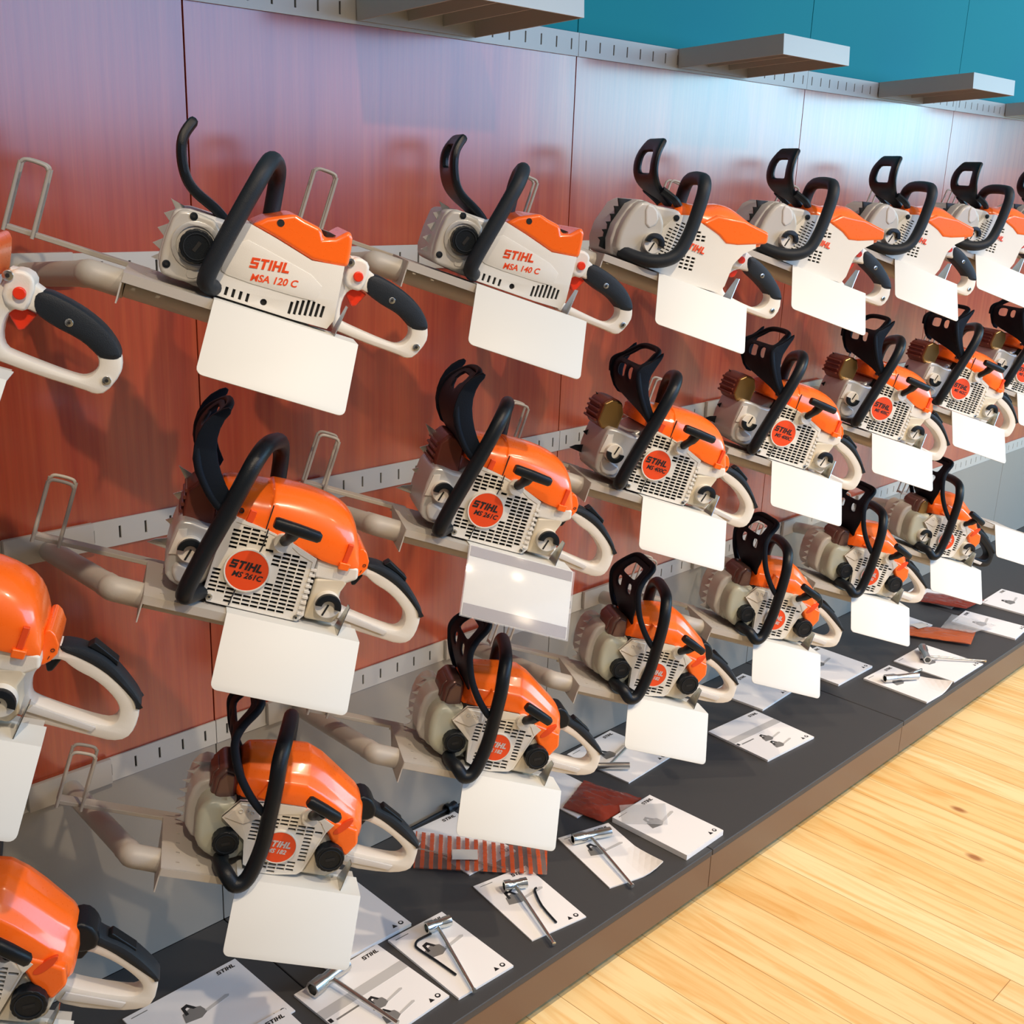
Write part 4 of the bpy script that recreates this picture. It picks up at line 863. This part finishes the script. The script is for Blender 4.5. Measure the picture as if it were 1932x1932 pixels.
key([(.281, -.352, .014), (.252, -.345, .0095), (.238, -.352, .009), (.233, -.366, .009), (.236, -.42, .009), (.237, -.476, .009)], 'hooked black key beside the nearest chrome wrench')
key([(.566, -.388, .008), (.556, -.392, .007), (.528, -.44, .007), (.509, -.500, .007)], 'straight black key beside the short chrome wrench')

def bag(pts, m, label, z=.012, lab=None, inner=None, crumple=.004):
    """pts: four corners; a thin pillow of film"""
    A, B, C_, D_ = [Vector((*q, 0)) for q in pts]; c = (A+B+C_+D_)/4; root = empty('plastic_bag')
    ex = (B-A).normalized(); ey = Vector((-ex.y, ex.x, 0)); root.matrix_world = Matrix(((ex.x, ey.x, 0, c.x), (ex.y, ey.y, 0, c.y), (0, 0, 1, z), (0, 0, 0, 1))); inv = root.matrix_world.inverted()
    n, k = 26, 14; bm = bmesh.new(); Gs = []
    for sgn in (1, 0):
        G = []
        for i in range(n+1):
            row = []
            for j in range(k+1):
                u, v = i/n, j/k; p = A.lerp(B, u).lerp(D_.lerp(C_, u), v); e = min(u, 1-u)*min(v, 1-v)*4
                hgt = (min(1, e*3)**.5*.007+random.uniform(0, crumple)) if sgn else 0
                q = inv @ Vector((p.x, p.y, z)); row.append(bm.verts.new((q.x, q.y, hgt)))
            G.append(row)
        Gs.append(G)
    for s, G in enumerate(Gs):
        for i in range(n):
            for j in range(k):
                f = (G[i][j], G[i+1][j], G[i+1][j+1], G[i][j+1]); bm.faces.new(f if s == 0 else f[::-1])
    part('film', finish(bm, ang=80), m, root)
    if lab:
        q = inv @ Vector((lab[0], lab[1], z+.012)); part('sticker', box((q.x-.02, q.y-.03, q.z+.001), (q.x+.02, q.y+.03, q.z+.0016)), 'label', root)
    if inner:
        i0, i1 = inv @ Vector((*inner[0], z+.003)), inv @ Vector((*inner[1], z+.003)); part('bagged_tool', tube([i0, i1], .0035, 8, 1), 'metal', root)
        i2 = i0+(i0-i1).normalized()*.01; d_ = (i1-i0).normalized(); s_ = Vector((-d_.y, d_.x, 0)); part('bagged_tool', tube([i0-s_*.02, i0+s_*.02], .008, 12, 1), 'metal', root)
    tag(root, label, 'plastic bag', 'plastic bags on the plinth'); return root
bag([(.512, -.035), (.409, -.145), (.618, -.371), (.690, -.305)], M['bag'], 'clear bag printed with orange stripes holding a tool, below the second bottom row card', .009, (.52, -.20), [(.46, -.09), (.565, -.30)])
bag([(1.00, -.15), (.862, -.20), (.885, -.314), (1.045, -.310)], M['redfilm'], 'crumpled red-brown plastic bag behind the thick booklet', .006)
bag([(.965, -.300), (.905, -.36), (.985, -.440), (1.06, -.375)], M['clear'], 'clear film flap lying over the thick booklet', .016, None, None, .002)
bag([(2.65, -.15), (2.62, -.26), (2.72, -.46), (2.86, -.42)], M['orangefilm'], 'orange plastic bag with pale sticker, right part of the plinth', .012, (2.72, -.27))
bag([(3.10, -.12), (2.98, -.14), (3.05, -.30), (3.20, -.31)], M['redfilm'], 'dark red plastic bag below the card of the black-handled saw', .013)
bag([(2.76, -.33), (2.80, -.43), (2.94, -.46), (2.92, -.30)], M['clear'], 'clear film bag at the left of the far right booklet', .024)
